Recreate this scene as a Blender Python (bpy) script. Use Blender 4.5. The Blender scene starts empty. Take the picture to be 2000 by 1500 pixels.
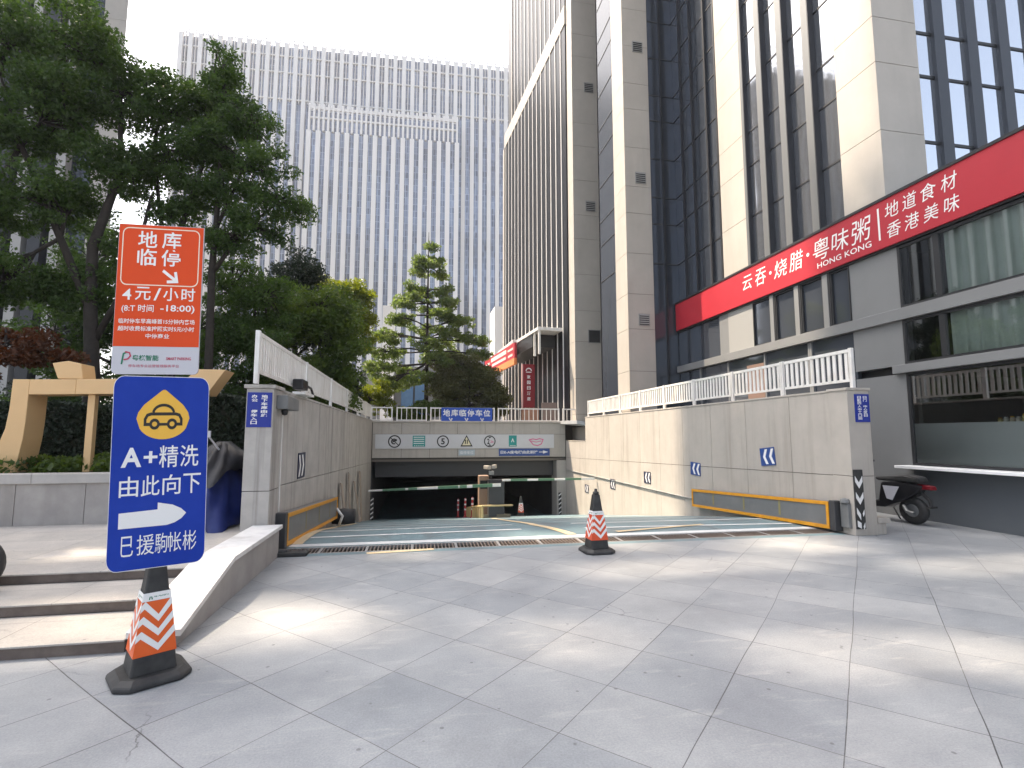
import bpy, math, random
import numpy as np
from mathutils import Vector, Matrix
random.seed(7); rng = np.random.default_rng(7)
R = math.radians
C = bpy.context.scene.collection
SC = bpy.context.scene
# ------------------------------------------------------------------ camera, sky, sun, exposure
TH = R(10.5)                                  # the ramp, the paving and the towers share this heading
cT, sT = math.cos(TH), math.sin(TH)
def W(u, v, z=0.0): return Vector((u * cT - v * sT, u * sT + v * cT, z))
cd = bpy.data.cameras.new("camera"); cd.lens = 18; cd.sensor_width = 36; cd.clip_start = .05; cd.clip_end = 3000
cam = bpy.data.objects.new("camera", cd); C.objects.link(cam)
cam.location = (0, 0, 1.5); cam.rotation_euler = (R(90) + math.atan(.1), 0, 0); SC.camera = cam
SUN = W(-1, .94, 2.06).normalized()           # towards the sun
el = math.asin(SUN.z); az = math.atan2(SUN.x, SUN.y)
wd = bpy.data.worlds.new("World"); SC.world = wd; wd.use_nodes = True
nt = wd.node_tree; sky = nt.nodes.new("ShaderNodeTexSky"); sky.sky_type = 'NISHITA'; sky.sun_disc = False
sky.sun_elevation = el; sky.sun_rotation = az; sky.dust_density = 4.0; sky.air_density = 1.0; sky.ozone_density = 1.0
bg = nt.nodes['Background']; bg.inputs[1].default_value = .15
hs_ = nt.nodes.new('ShaderNodeHueSaturation'); hs_.inputs['Saturation'].default_value = .55   # hazy, nearly white city sky
nt.links.new(sky.outputs[0], hs_.inputs['Color']); nt.links.new(hs_.outputs[0], bg.inputs[0])
sl = bpy.data.lights.new("sun", 'SUN'); sl.energy = 4.2; sl.angle = R(.53); sl.color = (1, .83, .64)
so = bpy.data.objects.new("sun", sl); C.objects.link(so); so.location = SUN * 60
so.rotation_euler = SUN.to_track_quat('Z', 'Y').to_euler()
SC.view_settings.view_transform = 'Standard'; SC.view_settings.look = 'None'
SC.view_settings.exposure = 1.5; SC.view_settings.gamma = 1
SC.cycles.max_bounces = 8; SC.cycles.transparent_max_bounces = 16
# ------------------------------------------------------------------ lettering (font curves turned into flat outlines)
_txt = {}
def glyphs(s, bold=0.0, shear=0.0):
    k = (s, bold, shear)
    if k not in _txt:
        cu = bpy.data.curves.new("lettering", 'FONT'); cu.body = s; cu.resolution_u = 2
        cu.offset = bold; cu.shear = shear; cu.fill_mode = 'FRONT'
        o = bpy.data.objects.new("lettering", cu); C.objects.link(o)
        dg = bpy.context.evaluated_depsgraph_get()
        me = bpy.data.meshes.new_from_object(o.evaluated_get(dg))
        vs = [(v.co.x, v.co.y) for v in me.vertices]; fs = [tuple(p.vertices) for p in me.polygons]
        bpy.data.objects.remove(o); bpy.data.curves.remove(cu); bpy.data.meshes.remove(me)
        xs = [a for a, b in vs] or [0, 1]; ys = [b for a, b in vs] or [0, 1]
        x0, x1, y0, y1 = min(xs), max(xs), min(ys), max(ys)
        vs = [((a - x0) / max(x1 - x0, 1e-6), (b - y0) / max(y1 - y0, 1e-6)) for a, b in vs]
        _txt[k] = (vs, fs)
    return _txt[k]
# ------------------------------------------------------------------ materials
def _n(nt, t, **kw):
    n = nt.nodes.new(t)
    for k, v in kw.items():
        if hasattr(n, k): setattr(n, k, v)
        else: n.inputs[k].default_value = v
    return n
def col(c): return (c[0], c[1], c[2], 1)
def mat(name, c, rough=.6, c2=None, ns=3.0, metal=0.0, bump=0.0, bs=40.0, stretch=None, spec=.5, stain=None, ior=1.45):
    m = bpy.data.materials.new(name); m.use_nodes = True; nt = m.node_tree; b = nt.nodes['Principled BSDF']
    b.inputs['Base Color'].default_value = col(c); b.inputs['Roughness'].default_value = rough
    b.inputs['Metallic'].default_value = metal; b.inputs['Specular IOR Level'].default_value = spec; b.inputs['IOR'].default_value = ior
    tc = _n(nt, 'ShaderNodeTexCoord'); vec = tc.outputs['Object']
    if c2:
        mp = _n(nt, 'ShaderNodeMapping'); mp.inputs['Scale'].default_value = stretch or (1, 1, 1)
        nt.links.new(vec, mp.inputs[0])
        no = _n(nt, 'ShaderNodeTexNoise', Scale=ns, Detail=8.0, Roughness=.65); nt.links.new(mp.outputs[0], no.inputs['Vector'])
        cr = _n(nt, 'ShaderNodeValToRGB'); cr.color_ramp.elements[0].position = .32; cr.color_ramp.elements[1].position = .68
        cr.color_ramp.elements[0].color = col(c); cr.color_ramp.elements[1].color = col(c2)
        nt.links.new(no.outputs[0], cr.inputs[0]); out = cr.outputs[0]
        if stain:                                                     # (colour, scale vector, strength): rain streaks and dirt
            mp2 = _n(nt, 'ShaderNodeMapping'); mp2.inputs['Scale'].default_value = stain[1]; nt.links.new(vec, mp2.inputs[0])
            n2 = _n(nt, 'ShaderNodeTexNoise', Scale=1.0, Detail=6.0, Roughness=.6); nt.links.new(mp2.outputs[0], n2.inputs['Vector'])
            c3 = _n(nt, 'ShaderNodeValToRGB'); c3.color_ramp.elements[0].position = .5; c3.color_ramp.elements[1].position = .72
            c3.color_ramp.elements[0].color = (0, 0, 0, 1); c3.color_ramp.elements[1].color = (stain[2],) * 3 + (1,)
            nt.links.new(n2.outputs[0], c3.inputs[0])
            mx = _n(nt, 'ShaderNodeMixRGB'); nt.links.new(c3.outputs[0], mx.inputs[0]); nt.links.new(out, mx.inputs[1])
            mx.inputs[2].default_value = col(stain[0]); out = mx.outputs[0]
        nt.links.new(out, b.inputs['Base Color'])
    if bump:
        nb = _n(nt, 'ShaderNodeTexNoise', Scale=bs, Detail=5.0); nt.links.new(vec, nb.inputs['Vector'])
        bp = _n(nt, 'ShaderNodeBump', Strength=bump, Distance=.01); nt.links.new(nb.outputs[0], bp.inputs['Height'])
        nt.links.new(bp.outputs[0], b.inputs['Normal'])
    return m
def mat_paving(name, tile, rot, off, ca, cb, mortar, msize=.004, rough=.5, warm=(.33, .30, .27)):
    m = bpy.data.materials.new(name); m.use_nodes = True; nt = m.node_tree; b = nt.nodes['Principled BSDF']
    tc = _n(nt, 'ShaderNodeTexCoord'); mp = _n(nt, 'ShaderNodeMapping')
    mp.inputs['Rotation'].default_value = (0, 0, rot); mp.inputs['Location'].default_value = off
    wn = _n(nt, 'ShaderNodeTexNoise', Scale=.9, Detail=2.0); nt.links.new(tc.outputs['Object'], wn.inputs['Vector'])
    ad = _n(nt, 'ShaderNodeMixRGB', blend_type='ADD'); ad.inputs[0].default_value = .035
    nt.links.new(tc.outputs['Object'], ad.inputs[1]); nt.links.new(wn.outputs['Color'], ad.inputs[2])
    nt.links.new(ad.outputs[0], mp.inputs[0])
    br = _n(nt, 'ShaderNodeTexBrick', offset=0.0, squash=1.0); br.inputs['Scale'].default_value = 1
    for k, v in (('Brick Width', tile[0]), ('Row Height', tile[1]), ('Mortar Size', msize), ('Mortar Smooth', .3), ('Bias', 0.0)): br.inputs[k].default_value = v
    br.inputs['Color1'].default_value = col(ca); br.inputs['Color2'].default_value = col(cb); br.inputs['Mortar'].default_value = col(mortar)
    nt.links.new(mp.outputs[0], br.inputs['Vector'])
    # some joints are wide and dark, some are nearly closed
    jn = _n(nt, 'ShaderNodeTexNoise', Scale=.8, Detail=3.0); nt.links.new(tc.outputs['Object'], jn.inputs['Vector'])
    jr = _n(nt, 'ShaderNodeMapRange'); jr.inputs['From Min'].default_value = .42; jr.inputs['From Max'].default_value = .62
    jr.inputs['To Min'].default_value = msize * .75; jr.inputs['To Max'].default_value = msize * 1.2
    nt.links.new(jn.outputs[0], jr.inputs[0]); nt.links.new(jr.outputs[0], br.inputs['Mortar Size'])
    no = _n(nt, 'ShaderNodeTexNoise', Scale=1.3, Detail=9.0, Roughness=.7); nt.links.new(tc.outputs['Object'], no.inputs['Vector'])
    mx = _n(nt, 'ShaderNodeMixRGB', blend_type='MULTIPLY'); mx.inputs[0].default_value = .75
    cr = _n(nt, 'ShaderNodeValToRGB'); cr.color_ramp.elements[0].position = .3; cr.color_ramp.elements[1].position = .72
    cr.color_ramp.elements[0].color = (.60, .61, .635, 1); cr.color_ramp.elements[1].color = (1.1, 1.08, 1.05, 1)
    nt.links.new(no.outputs[0], cr.inputs[0]); nt.links.new(br.outputs[0], mx.inputs[1]); nt.links.new(cr.outputs[0], mx.inputs[2])
    # pale scuffs drawn out along the traffic direction, and dark specks of gum and grit
    m2 = _n(nt, 'ShaderNodeMapping'); m2.inputs['Scale'].default_value = (1.2, 5, 1); m2.inputs['Rotation'].default_value = (0, 0, R(-20)); nt.links.new(tc.outputs['Object'], m2.inputs[0])
    n2 = _n(nt, 'ShaderNodeTexNoise', Scale=1.6, Detail=10.0, Roughness=.72); nt.links.new(m2.outputs[0], n2.inputs['Vector'])
    c2 = _n(nt, 'ShaderNodeValToRGB'); c2.color_ramp.elements[0].position = .55; c2.color_ramp.elements[1].position = .75
    c2.color_ramp.elements[0].color = (0, 0, 0, 1); c2.color_ramp.elements[1].color = (.6, .6, .6, 1); nt.links.new(n2.outputs[0], c2.inputs[0])
    mx2 = _n(nt, 'ShaderNodeMixRGB'); nt.links.new(c2.outputs[0], mx2.inputs[0]); nt.links.new(mx.outputs[0], mx2.inputs[1]); mx2.inputs[2].default_value = (.5, .49, .47, 1)
    vo = _n(nt, 'ShaderNodeTexVoronoi', Scale=5.5); vo.inputs['Randomness'].default_value = 1; nt.links.new(tc.outputs['Object'], vo.inputs['Vector'])
    c3 = _n(nt, 'ShaderNodeValToRGB'); c3.color_ramp.elements[0].position = .05; c3.color_ramp.elements[1].position = .075
    c3.color_ramp.elements[0].color = (.55, .55, .55, 1); c3.color_ramp.elements[1].color = (0, 0, 0, 1); nt.links.new(vo.outputs['Distance'], c3.inputs[0])
    mx3 = _n(nt, 'ShaderNodeMixRGB'); nt.links.new(c3.outputs[0], mx3.inputs[0]); nt.links.new(mx2.outputs[0], mx3.inputs[1]); mx3.inputs[2].default_value = (.06, .06, .065, 1)
    gn = _n(nt, 'ShaderNodeTexNoise', Scale=85.0, Detail=3.0, Roughness=.8); nt.links.new(tc.outputs['Object'], gn.inputs['Vector'])
    gr = _n(nt, 'ShaderNodeValToRGB'); gr.color_ramp.elements[0].position = .3; gr.color_ramp.elements[1].position = .7
    gr.color_ramp.elements[0].color = (.80, .80, .81, 1); gr.color_ramp.elements[1].color = (1.12, 1.12, 1.11, 1); nt.links.new(gn.outputs[0], gr.inputs[0])
    mg = _n(nt, 'ShaderNodeMixRGB', blend_type='MULTIPLY'); mg.inputs[0].default_value = 1; nt.links.new(mx3.outputs[0], mg.inputs[1]); nt.links.new(gr.outputs[0], mg.inputs[2])
    wv = _n(nt, 'ShaderNodeMixRGB', blend_type='ADD'); wv.inputs[0].default_value = .35; nt.links.new(tc.outputs['Object'], wv.inputs[1]); nt.links.new(no.outputs['Color'], wv.inputs[2])
    ck_ = _n(nt, 'ShaderNodeTexVoronoi', feature='DISTANCE_TO_EDGE', Scale=.62); nt.links.new(wv.outputs[0], ck_.inputs['Vector'])
    cc_ = _n(nt, 'ShaderNodeValToRGB'); cc_.color_ramp.elements[0].position = .0; cc_.color_ramp.elements[1].position = .0035
    cc_.color_ramp.elements[0].color = (1, 1, 1, 1); cc_.color_ramp.elements[1].color = (0, 0, 0, 1); nt.links.new(ck_.outputs['Distance'], cc_.inputs[0])
    cm = _n(nt, 'ShaderNodeMapRange'); cm.inputs['From Min'].default_value = .58; cm.inputs['From Max'].default_value = .66; nt.links.new(jn.outputs[0], cm.inputs[0])
    cx = _n(nt, 'ShaderNodeMath', operation='MULTIPLY'); nt.links.new(cc_.outputs[0], cx.inputs[0]); nt.links.new(cm.outputs[0], cx.inputs[1])
    sn = _n(nt, 'ShaderNodeTexNoise', Scale=.55, Detail=7.0, Roughness=.75); nt.links.new(tc.outputs['Object'], sn.inputs['Vector'])
    sr = _n(nt, 'ShaderNodeMapRange'); sr.inputs['From Min'].default_value = .52; sr.inputs['From Max'].default_value = .72; sr.inputs['To Max'].default_value = .5; nt.links.new(sn.outputs[0], sr.inputs[0])
    ms = _n(nt, 'ShaderNodeMixRGB'); nt.links.new(sr.outputs[0], ms.inputs[0]); nt.links.new(mg.outputs[0], ms.inputs[1]); ms.inputs[2].default_value = (.19, .195, .20, 1)
    mc = _n(nt, 'ShaderNodeMixRGB'); nt.links.new(cx.outputs[0], mc.inputs[0]); nt.links.new(ms.outputs[0], mc.inputs[1]); mc.inputs[2].default_value = (.05, .05, .05, 1)
    nt.links.new(mc.outputs[0], b.inputs['Base Color'])
    rr = _n(nt, 'ShaderNodeMapRange'); rr.inputs['To Min'].default_value = rough - .12; rr.inputs['To Max'].default_value = rough + .2
    nt.links.new(no.outputs[0], rr.inputs[0]); nt.links.new(rr.outputs[0], b.inputs['Roughness'])
    nb = _n(nt, 'ShaderNodeTexNoise', Scale=55.0, Detail=4.0); nt.links.new(tc.outputs['Object'], nb.inputs['Vector'])
    mm = _n(nt, 'ShaderNodeMath', operation='MULTIPLY_ADD'); nt.links.new(br.outputs['Fac'], mm.inputs[0]); mm.inputs[1].default_value = -1.2; nt.links.new(nb.outputs[0], mm.inputs[2])
    bp = _n(nt, 'ShaderNodeBump', Strength=.25, Distance=.006); nt.links.new(mm.outputs[0], bp.inputs['Height']); nt.links.new(bp.outputs[0], b.inputs['Normal'])
    return m
def mat_glass_facade(name, tint, metal=.55, rough=.04, wav=.02, base=None):
    m = bpy.data.materials.new(name); m.use_nodes = True; nt = m.node_tree; b = nt.nodes['Principled BSDF']
    b.inputs['Base Color'].default_value = col(tint); b.inputs['Metallic'].default_value = metal; b.inputs['Roughness'].default_value = rough
    b.inputs['IOR'].default_value = 1.9
    tc = _n(nt, 'ShaderNodeTexCoord'); no = _n(nt, 'ShaderNodeTexNoise', Scale=.55, Detail=1.0); nt.links.new(tc.outputs['Object'], no.inputs['Vector'])
    bp = _n(nt, 'ShaderNodeBump', Strength=wav * 10, Distance=.03); nt.links.new(no.outputs[0], bp.inputs['Height']); nt.links.new(bp.outputs[0], b.inputs['Normal'])
    return m
def mat_clear(name, tint=(.8, .85, .84), amount=.25):
    m = bpy.data.materials.new(name); m.use_nodes = True; nt = m.node_tree
    nt.nodes.remove(nt.nodes['Principled BSDF']); out = nt.nodes['Material Output']
    tr = _n(nt, 'ShaderNodeBsdfTransparent'); tr.inputs[0].default_value = col(tint)
    gl = _n(nt, 'ShaderNodeBsdfGlossy'); gl.inputs['Roughness'].default_value = .02; gl.inputs[0].default_value = (.9, .92, .92, 1)
    fr = _n(nt, 'ShaderNodeFresnel'); fr.inputs['IOR'].default_value = 1.6
    ad = _n(nt, 'ShaderNodeMath', operation='ADD'); nt.links.new(fr.outputs[0], ad.inputs[0]); ad.inputs[1].default_value = amount
    mx = _n(nt, 'ShaderNodeMixShader'); nt.links.new(ad.outputs[0], mx.inputs[0]); nt.links.new(tr.outputs[0], mx.inputs[1]); nt.links.new(gl.outputs[0], mx.inputs[2])
    nt.links.new(mx.outputs[0], out.inputs[0]); return m
def mat_leaf(name, ca, cb, cc=None, trans=.4, rough=.5):
    m = bpy.data.materials.new(name); m.use_nodes = True; nt = m.node_tree; b = nt.nodes['Principled BSDF']; out = nt.nodes['Material Output']
    tc = _n(nt, 'ShaderNodeTexCoord'); no = _n(nt, 'ShaderNodeTexNoise', Scale=1.4, Detail=8.0, Roughness=.8); nt.links.new(tc.outputs['Object'], no.inputs['Vector'])
    cr = _n(nt, 'ShaderNodeValToRGB'); cr.color_ramp.elements[0].position = .35; cr.color_ramp.elements[1].position = .62
    cr.color_ramp.elements[0].color = col(ca); cr.color_ramp.elements[1].color = col(cb)
    if cc: e = cr.color_ramp.elements.new(.75); e.color = col(cc)
    nt.links.new(no.outputs[0], cr.inputs[0]); nt.links.new(cr.outputs[0], b.inputs['Base Color']); b.inputs['Roughness'].default_value = rough
    b.inputs['Specular IOR Level'].default_value = .35
    tl = _n(nt, 'ShaderNodeBsdfTranslucent'); hs = _n(nt, 'ShaderNodeHueSaturation', Hue=.485, Saturation=1.2, Value=1.7); nt.links.new(cr.outputs[0], hs.inputs['Color']); nt.links.new(hs.outputs[0], tl.inputs[0])
    mx = _n(nt, 'ShaderNodeMixShader'); mx.inputs[0].default_value = trans; nt.links.new(b.outputs[0], mx.inputs[1]); nt.links.new(tl.outputs[0], mx.inputs[2])
    nt.links.new(mx.outputs[0], out.inputs[0]); return m
def mat_grid_glass(name, floor, c_dark, c_mid, c_light, metal=.3):
    """far curtain wall: rows of panes with pale spandrels and thin mullions, in its own metres"""
    m = bpy.data.materials.new(name); m.use_nodes = True; nt = m.node_tree; b = nt.nodes['Principled BSDF']
    tc = _n(nt, 'ShaderNodeTexCoord'); sp = _n(nt, 'ShaderNodeSeparateXYZ'); nt.links.new(tc.outputs['Object'], sp.inputs[0])
    cb = _n(nt, 'ShaderNodeCombineXYZ'); nt.links.new(sp.outputs[0], cb.inputs[0]); nt.links.new(sp.outputs[2], cb.inputs[1])
    br = _n(nt, 'ShaderNodeTexBrick', offset=0.0); br.inputs['Scale'].default_value = 1
    for k, v in (('Brick Width', .62), ('Row Height', floor / 2), ('Mortar Size', .07), ('Mortar Smooth', .1), ('Bias', -.1)): br.inputs[k].default_value = v
    br.inputs['Color1'].default_value = col(c_dark); br.inputs['Color2'].default_value = col(c_mid); br.inputs['Mortar'].default_value = col(c_light)
    nt.links.new(cb.outputs[0], br.inputs['Vector'])
    m3 = _n(nt, 'ShaderNodeMapping'); m3.inputs['Scale'].default_value = (.09, .09, .045); nt.links.new(tc.outputs['Object'], m3.inputs[0])
    n3 = _n(nt, 'ShaderNodeTexNoise', Scale=1.0, Detail=6.0, Roughness=.7); nt.links.new(m3.outputs[0], n3.inputs['Vector'])
    c4 = _n(nt, 'ShaderNodeValToRGB'); c4.color_ramp.elements[0].position = .38; c4.color_ramp.elements[1].position = .62
    c4.color_ramp.elements[0].color = (.55, .53, .52, 1); c4.color_ramp.elements[1].color = (1.15, 1.15, 1.15, 1); nt.links.new(n3.outputs[0], c4.inputs[0])
    m4 = _n(nt, 'ShaderNodeMixRGB', blend_type='MULTIPLY'); m4.inputs[0].default_value = 1; nt.links.new(br.outputs[0], m4.inputs[1]); nt.links.new(c4.outputs[0], m4.inputs[2])
    nt.links.new(m4.outputs[0], b.inputs['Base Color'])
    b.inputs['Roughness'].default_value = .15; b.inputs['Metallic'].default_value = metal
    return m
M = {}
M['ground'] = mat_paving('grey_granite_paving', (.6, .6), R(-45), (-2.43 + 30, -2.57 + 30, 0), (.30, .318, .335), (.385, .395, .40), (.09, .09, .09), .0030, .40)
M['terrace'] = mat_paving('pale_granite_paving', (1.2, .6), 0, (.2, .1, 0), (.46, .43, .39), (.51, .475, .435), (.19, .17, .15), .003, .6)
M['upper'] = mat('upper_plaza_stone', (.30, .29, .27), .8, (.24, .23, .22), 2)
M['stone_white'] = mat('pale_granite_cap', (.72, .71, .69), .55, (.62, .61, .595), 9, bump=.08, stain=((.3, .28, .26), (2.5, 2.5, 2.5), .5))
M['stone_step'] = mat('brown_granite_riser', (.10, .078, .066), .7, (.17, .138, .118), 7, bump=.1)
M['concrete'] = mat('grey_stone_panel', (.47, .43, .38), .65, (.41, .378, .335), 2.2, bump=.05, stain=((.25, .215, .18), (4.5, 4.5, .35), .42))
M['concrete_left'] = mat('streaked_stone_panel', (.48, .455, .42), .65, (.37, .35, .325), 2.6, bump=.05, stain=((.18, .165, .15), (7, 7, .3), .8))
M['joint'] = mat('dark_joint', (.05, .047, .043), .9)
M['tower_stone'] = mat('cream_stone_cladding', (.46, .425, .375), .5, (.41, .38, .335), 1.2, bump=.02, stain=((.33, .3, .26), (1.5, 1.5, .25), .35))
M['planter'] = mat('grey_marble_planter', (.38, .355, .33), .5, (.29, .27, .255), 3, stain=((.22, .2, .18), (3, 3, .6), .5))
M['cream_metal'] = mat('cream_painted_metal', (.71, .47, .235), .38, (.67, .44, .215), 1.5)
M['white_paint'] = mat('white_painted_steel', (.80, .785, .75), .4, (.74, .72, .68), 6, stain=((.42, .37, .3), (6, 6, 1.5), .5))
M['glass_mirror'] = mat_glass_facade('mirror_glass', (.38, .40, .43), .85)
M['glass_dark'] = mat_glass_facade('dark_tinted_glass', (.10, .115, .14), .55, .06)
M['glass_blue'] = mat_glass_facade('blue_tinted_glass', (.70, .74, .79), .92, .05)
M['fin_dark'] = mat('dark_fin_metal', (.035, .036, .04), .35, metal=.3)
M['fin_grey'] = mat('grey_fin_metal', (.16, .165, .165), .4, metal=.4)
M['fin_white'] = mat('white_fin_metal', (.72, .70, .66), .4)
M['black'] = mat('black_rubber', (.020, .020, .021), .6, (.05, .049, .047), 7, bump=.05)
M['black_gloss'] = mat('black_plastic', (.015, .015, .017), .3)
M['cladding'] = mat('grey_metal_cladding', (.185, .19, .19), .45, (.205, .21, .21), .8)
M['cladding_dark'] = mat('slate_metal_cladding', (.085, .095, .105), .45, (.10, .11, .12), .8)
M['cladding_light'] = mat('light_grey_cladding', (.30, .30, .285), .5)
M['trim'] = mat('black_window_frame', (.025, .026, .028), .4)
M['red'] = mat('red_sign_panel', (.43, .022, .036), .45, (.40, .02, .033), 2)
M['red_dark'] = mat('dark_red_panel', (.22, .008, .015), .5)
M['letter'] = mat('white_lettering', (.80, .79, .77), .5)
M['orange'] = mat('orange_board', (.68, .075, .018), .5, (.63, .068, .016), 1.2, spec=.2)
M['orange_refl'] = mat('orange_sheeting', (.75, .115, .012), .35, (.70, .10, .012), 14)
M['red_refl'] = mat('red_orange_sheeting', (.70, .085, .025), .35, (.64, .075, .022), 14)
M['board_grey'] = mat('light_grey_board', (.50, .50, .54), .4)
M['blue'] = mat('blue_board', (.003, .030, .30), .45, (.010, .045, .36), 1.6, spec=.25)
M['blue_sign'] = mat('navy_blue_plate', (.012, .03, .27), .4)
M['blue_arrow'] = mat('blue_arrow_plate', (.03, .075, .26), .4)
M['navy'] = mat('navy_arrow_plate', (.02, .025, .06), .4)
M['yellow'] = mat('yellow_drop', (.80, .45, .05), .4)
M['yellow_paint'] = mat('yellow_frame_paint', (.72, .33, .02), .45, (.62, .27, .02), 8)
M['green_ink'] = mat('green_print', (.01, .17, .09), .5)
M['red_ink'] = mat('red_print', (.45, .03, .08), .5)
M['ink'] = mat('black_print', (.015, .014, .013), .5)
M['teal'] = mat('teal_plate', (.02, .27, .25), .45)
M['pink'] = mat('pink_print', (.62, .10, .25), .5)
M['barrier_grey'] = mat('grey_barrier_sheet', (.15, .155, .155), .45, (.18, .185, .185), 2, stain=((.26, .25, .23), (3, 3, 3), .4))
M['green_band'] = mat('green_reflective_band', (.10, .20, .12), .4)
M['cabinet'] = mat('dark_grey_cabinet', (.05, .05, .053), .4)
M['brown_cab'] = mat('brown_ticket_cabinet', (.30, .20, .14), .5)
M['tarp'] = mat('navy_tarpaulin', (.012, .022, .12), .45, (.02, .035, .17), 3, bump=.2, bs=9)
M['tarp_black'] = mat('black_tarpaulin', (.012, .012, .016), .5, bump=.2, bs=9)
M['bark'] = mat('dark_bark', (.022, .018, .015), .9, (.04, .033, .027), 8, bump=.4, bs=20)
M['soil'] = mat('garden_soil', (.05, .045, .03), .95, (.03, .04, .02), 3)
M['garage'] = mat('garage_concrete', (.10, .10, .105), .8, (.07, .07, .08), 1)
M['wood'] = mat('weathered_board', (.40, .34, .28), .8, (.30, .24, .19), 3, stretch=(8, 8, .6))
M['leaf_big'] = mat_leaf('broad_leaf', (.028, .056, .016), (.068, .118, .03), (.12, .155, .038), .48)
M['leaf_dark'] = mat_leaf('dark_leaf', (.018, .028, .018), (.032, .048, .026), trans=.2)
M['leaf_mid'] = mat_leaf('green_leaf', (.04, .075, .02), (.10, .145, .033), trans=.45)
M['leaf_gink'] = mat_leaf('pale_green_leaf', (.065, .11, .035), (.125, .17, .05), trans=.5)
M['leaf_yel'] = mat_leaf('yellow_green_leaf', (.10, .14, .02), (.17, .20, .035), trans=.45)
M['leaf_olive'] = mat_leaf('olive_leaf', (.05, .065, .025), (.10, .11, .04), (.16, .10, .07), .4)
M['leaf_red'] = mat_leaf('russet_leaf', (.05, .018, .009), (.10, .04, .014), trans=.3)
M['far_glass'] = mat_grid_glass('far_curtain_wall', 3.4, (.09, .125, .19), (.25, .32, .44), (.40, .46, .57))
M['far_white'] = mat('far_white_pilaster', (.78, .765, .74), .6)
M['left_glass'] = mat_grid_glass('twin_tower_glass', 3.6, (.05, .06, .075), (.09, .10, .12), (.03, .03, .035), .5)
M['clear'] = mat_clear('clear_glass')
M['frost'] = mat('frosted_film', (.70, .71, .71), .4, (.78, .79, .79), .8)
M['curtain'] = mat('grey_green_curtain', (.58, .64, .60), .9, (.68, .74, .70), 2)
M['interior'] = mat('dim_shop_wall', (.22, .22, .21), .8, (.30, .29, .27), 1)
# ------------------------------------------------------------------ mesh builder and object helpers
class MB:
    """collects faces in scene-heading coordinates (u right, v forward, z up)"""
    def __init__(s): s.v = []; s.f = []
    def add(s, vs, fs):
        n = len(s.v); s.v += [tuple(a) for a in vs]; s.f += [tuple(i + n for i in f) for f in fs]; return s
    def box(s, u0, u1, v0, v1, z0, z1):
        return s.add([(u0, v0, z0), (u1, v0, z0), (u1, v1, z0), (u0, v1, z0), (u0, v0, z1), (u1, v0, z1), (u1, v1, z1), (u0, v1, z1)],
                     [(0, 3, 2, 1), (4, 5, 6, 7), (0, 1, 5, 4), (1, 2, 6, 5), (2, 3, 7, 6), (3, 0, 4, 7)])
    def hexa(s, p8): return s.add(p8, [(0, 3, 2, 1), (4, 5, 6, 7), (0, 1, 5, 4), (1, 2, 6, 5), (2, 3, 7, 6), (3, 0, 4, 7)])
    def prism(s, pts, d):
        n = len(pts); d = Vector(d); a = [Vector(p) for p in pts]; b = [p + d for p in a]
        return s.add(a + b, [tuple(range(n))[::-1], tuple(range(n, 2 * n))] + [(i, (i + 1) % n, n + (i + 1) % n, n + i) for i in range(n)])
    def tube(s, path, r, n=8, cap=True):
        P = [Vector(p) for p in path]; rs = r if isinstance(r, (list, tuple)) else [r] * len(P)
        vs = []; ref = None
        for i, p in enumerate(P):
            t = (P[min(i + 1, len(P) - 1)] - P[max(i - 1, 0)]).normalized()
            if ref is None: ref = Vector((0, 0, 1)) if abs(t.z) < .9 else Vector((1, 0, 0))
            a = (ref - t * ref.dot(t)).normalized(); ref = a; b = t.cross(a)
            vs += [p + (a * math.cos(2 * math.pi * k / n) + b * math.sin(2 * math.pi * k / n)) * rs[i] for k in range(n)]
        fs = [(i * n + k, i * n + (k + 1) % n, (i + 1) * n + (k + 1) % n, (i + 1) * n + k) for i in range(len(P) - 1) for k in range(n)]
        if cap: fs += [tuple(range(n))[::-1], tuple(range((len(P) - 1) * n, len(P) * n))]
        return s.add(vs, fs)
    def lathe(s, c, prof, n=16, axis=2):
        vs = []
        for r, h in prof:
            for k in range(n):
                a = 2 * math.pi * k / n; q = [r * math.cos(a), r * math.sin(a), h]
                q = q if axis == 2 else ([h, q[0], q[1]] if axis == 0 else [q[1], h, q[0]])
                vs.append((c[0] + q[0], c[1] + q[1], c[2] + q[2]))
        m = len(prof)
        fs = [(i * n + k, i * n + (k + 1) % n, (i + 1) * n + (k + 1) % n, (i + 1) * n + k) for i in range(m - 1) for k in range(n)]
        return s.add(vs, fs + [tuple(range(n))[::-1], tuple(range((m - 1) * n, m * n))])
    def xf(s, o, rot, tilt=0):
        """turn everything collected so far about the vertical by rot, then shift to o"""
        m = Matrix.Rotation(rot, 3, 'Z'); o = Vector(o); s.v = [tuple(m @ Vector(p) + o) for p in s.v]; return s
    def build(s, name, m, parent=None, smooth=False, bev=0.0, label=None):
        base = Vector(parent['_b']) if parent is not None else Vector((0, 0, 0))
        me = bpy.data.meshes.new(name); me.from_pydata([tuple(Vector(p) - base) for p in s.v], [], s.f); me.update()
        me.materials.append(m)
        if smooth: me.polygons.foreach_set('use_smooth', [True] * len(me.polygons))
        o = bpy.data.objects.new(name, me); C.objects.link(o)
        if parent is not None: o.parent = parent; o['_b'] = parent['_b']
        if label: o['label'] = label
        if bev:
            b = o.modifiers.new('bevel', 'BEVEL'); b.width = bev; b.segments = 2; b.limit_method = 'ANGLE'; b.angle_limit = R(40)
        return o
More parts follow.
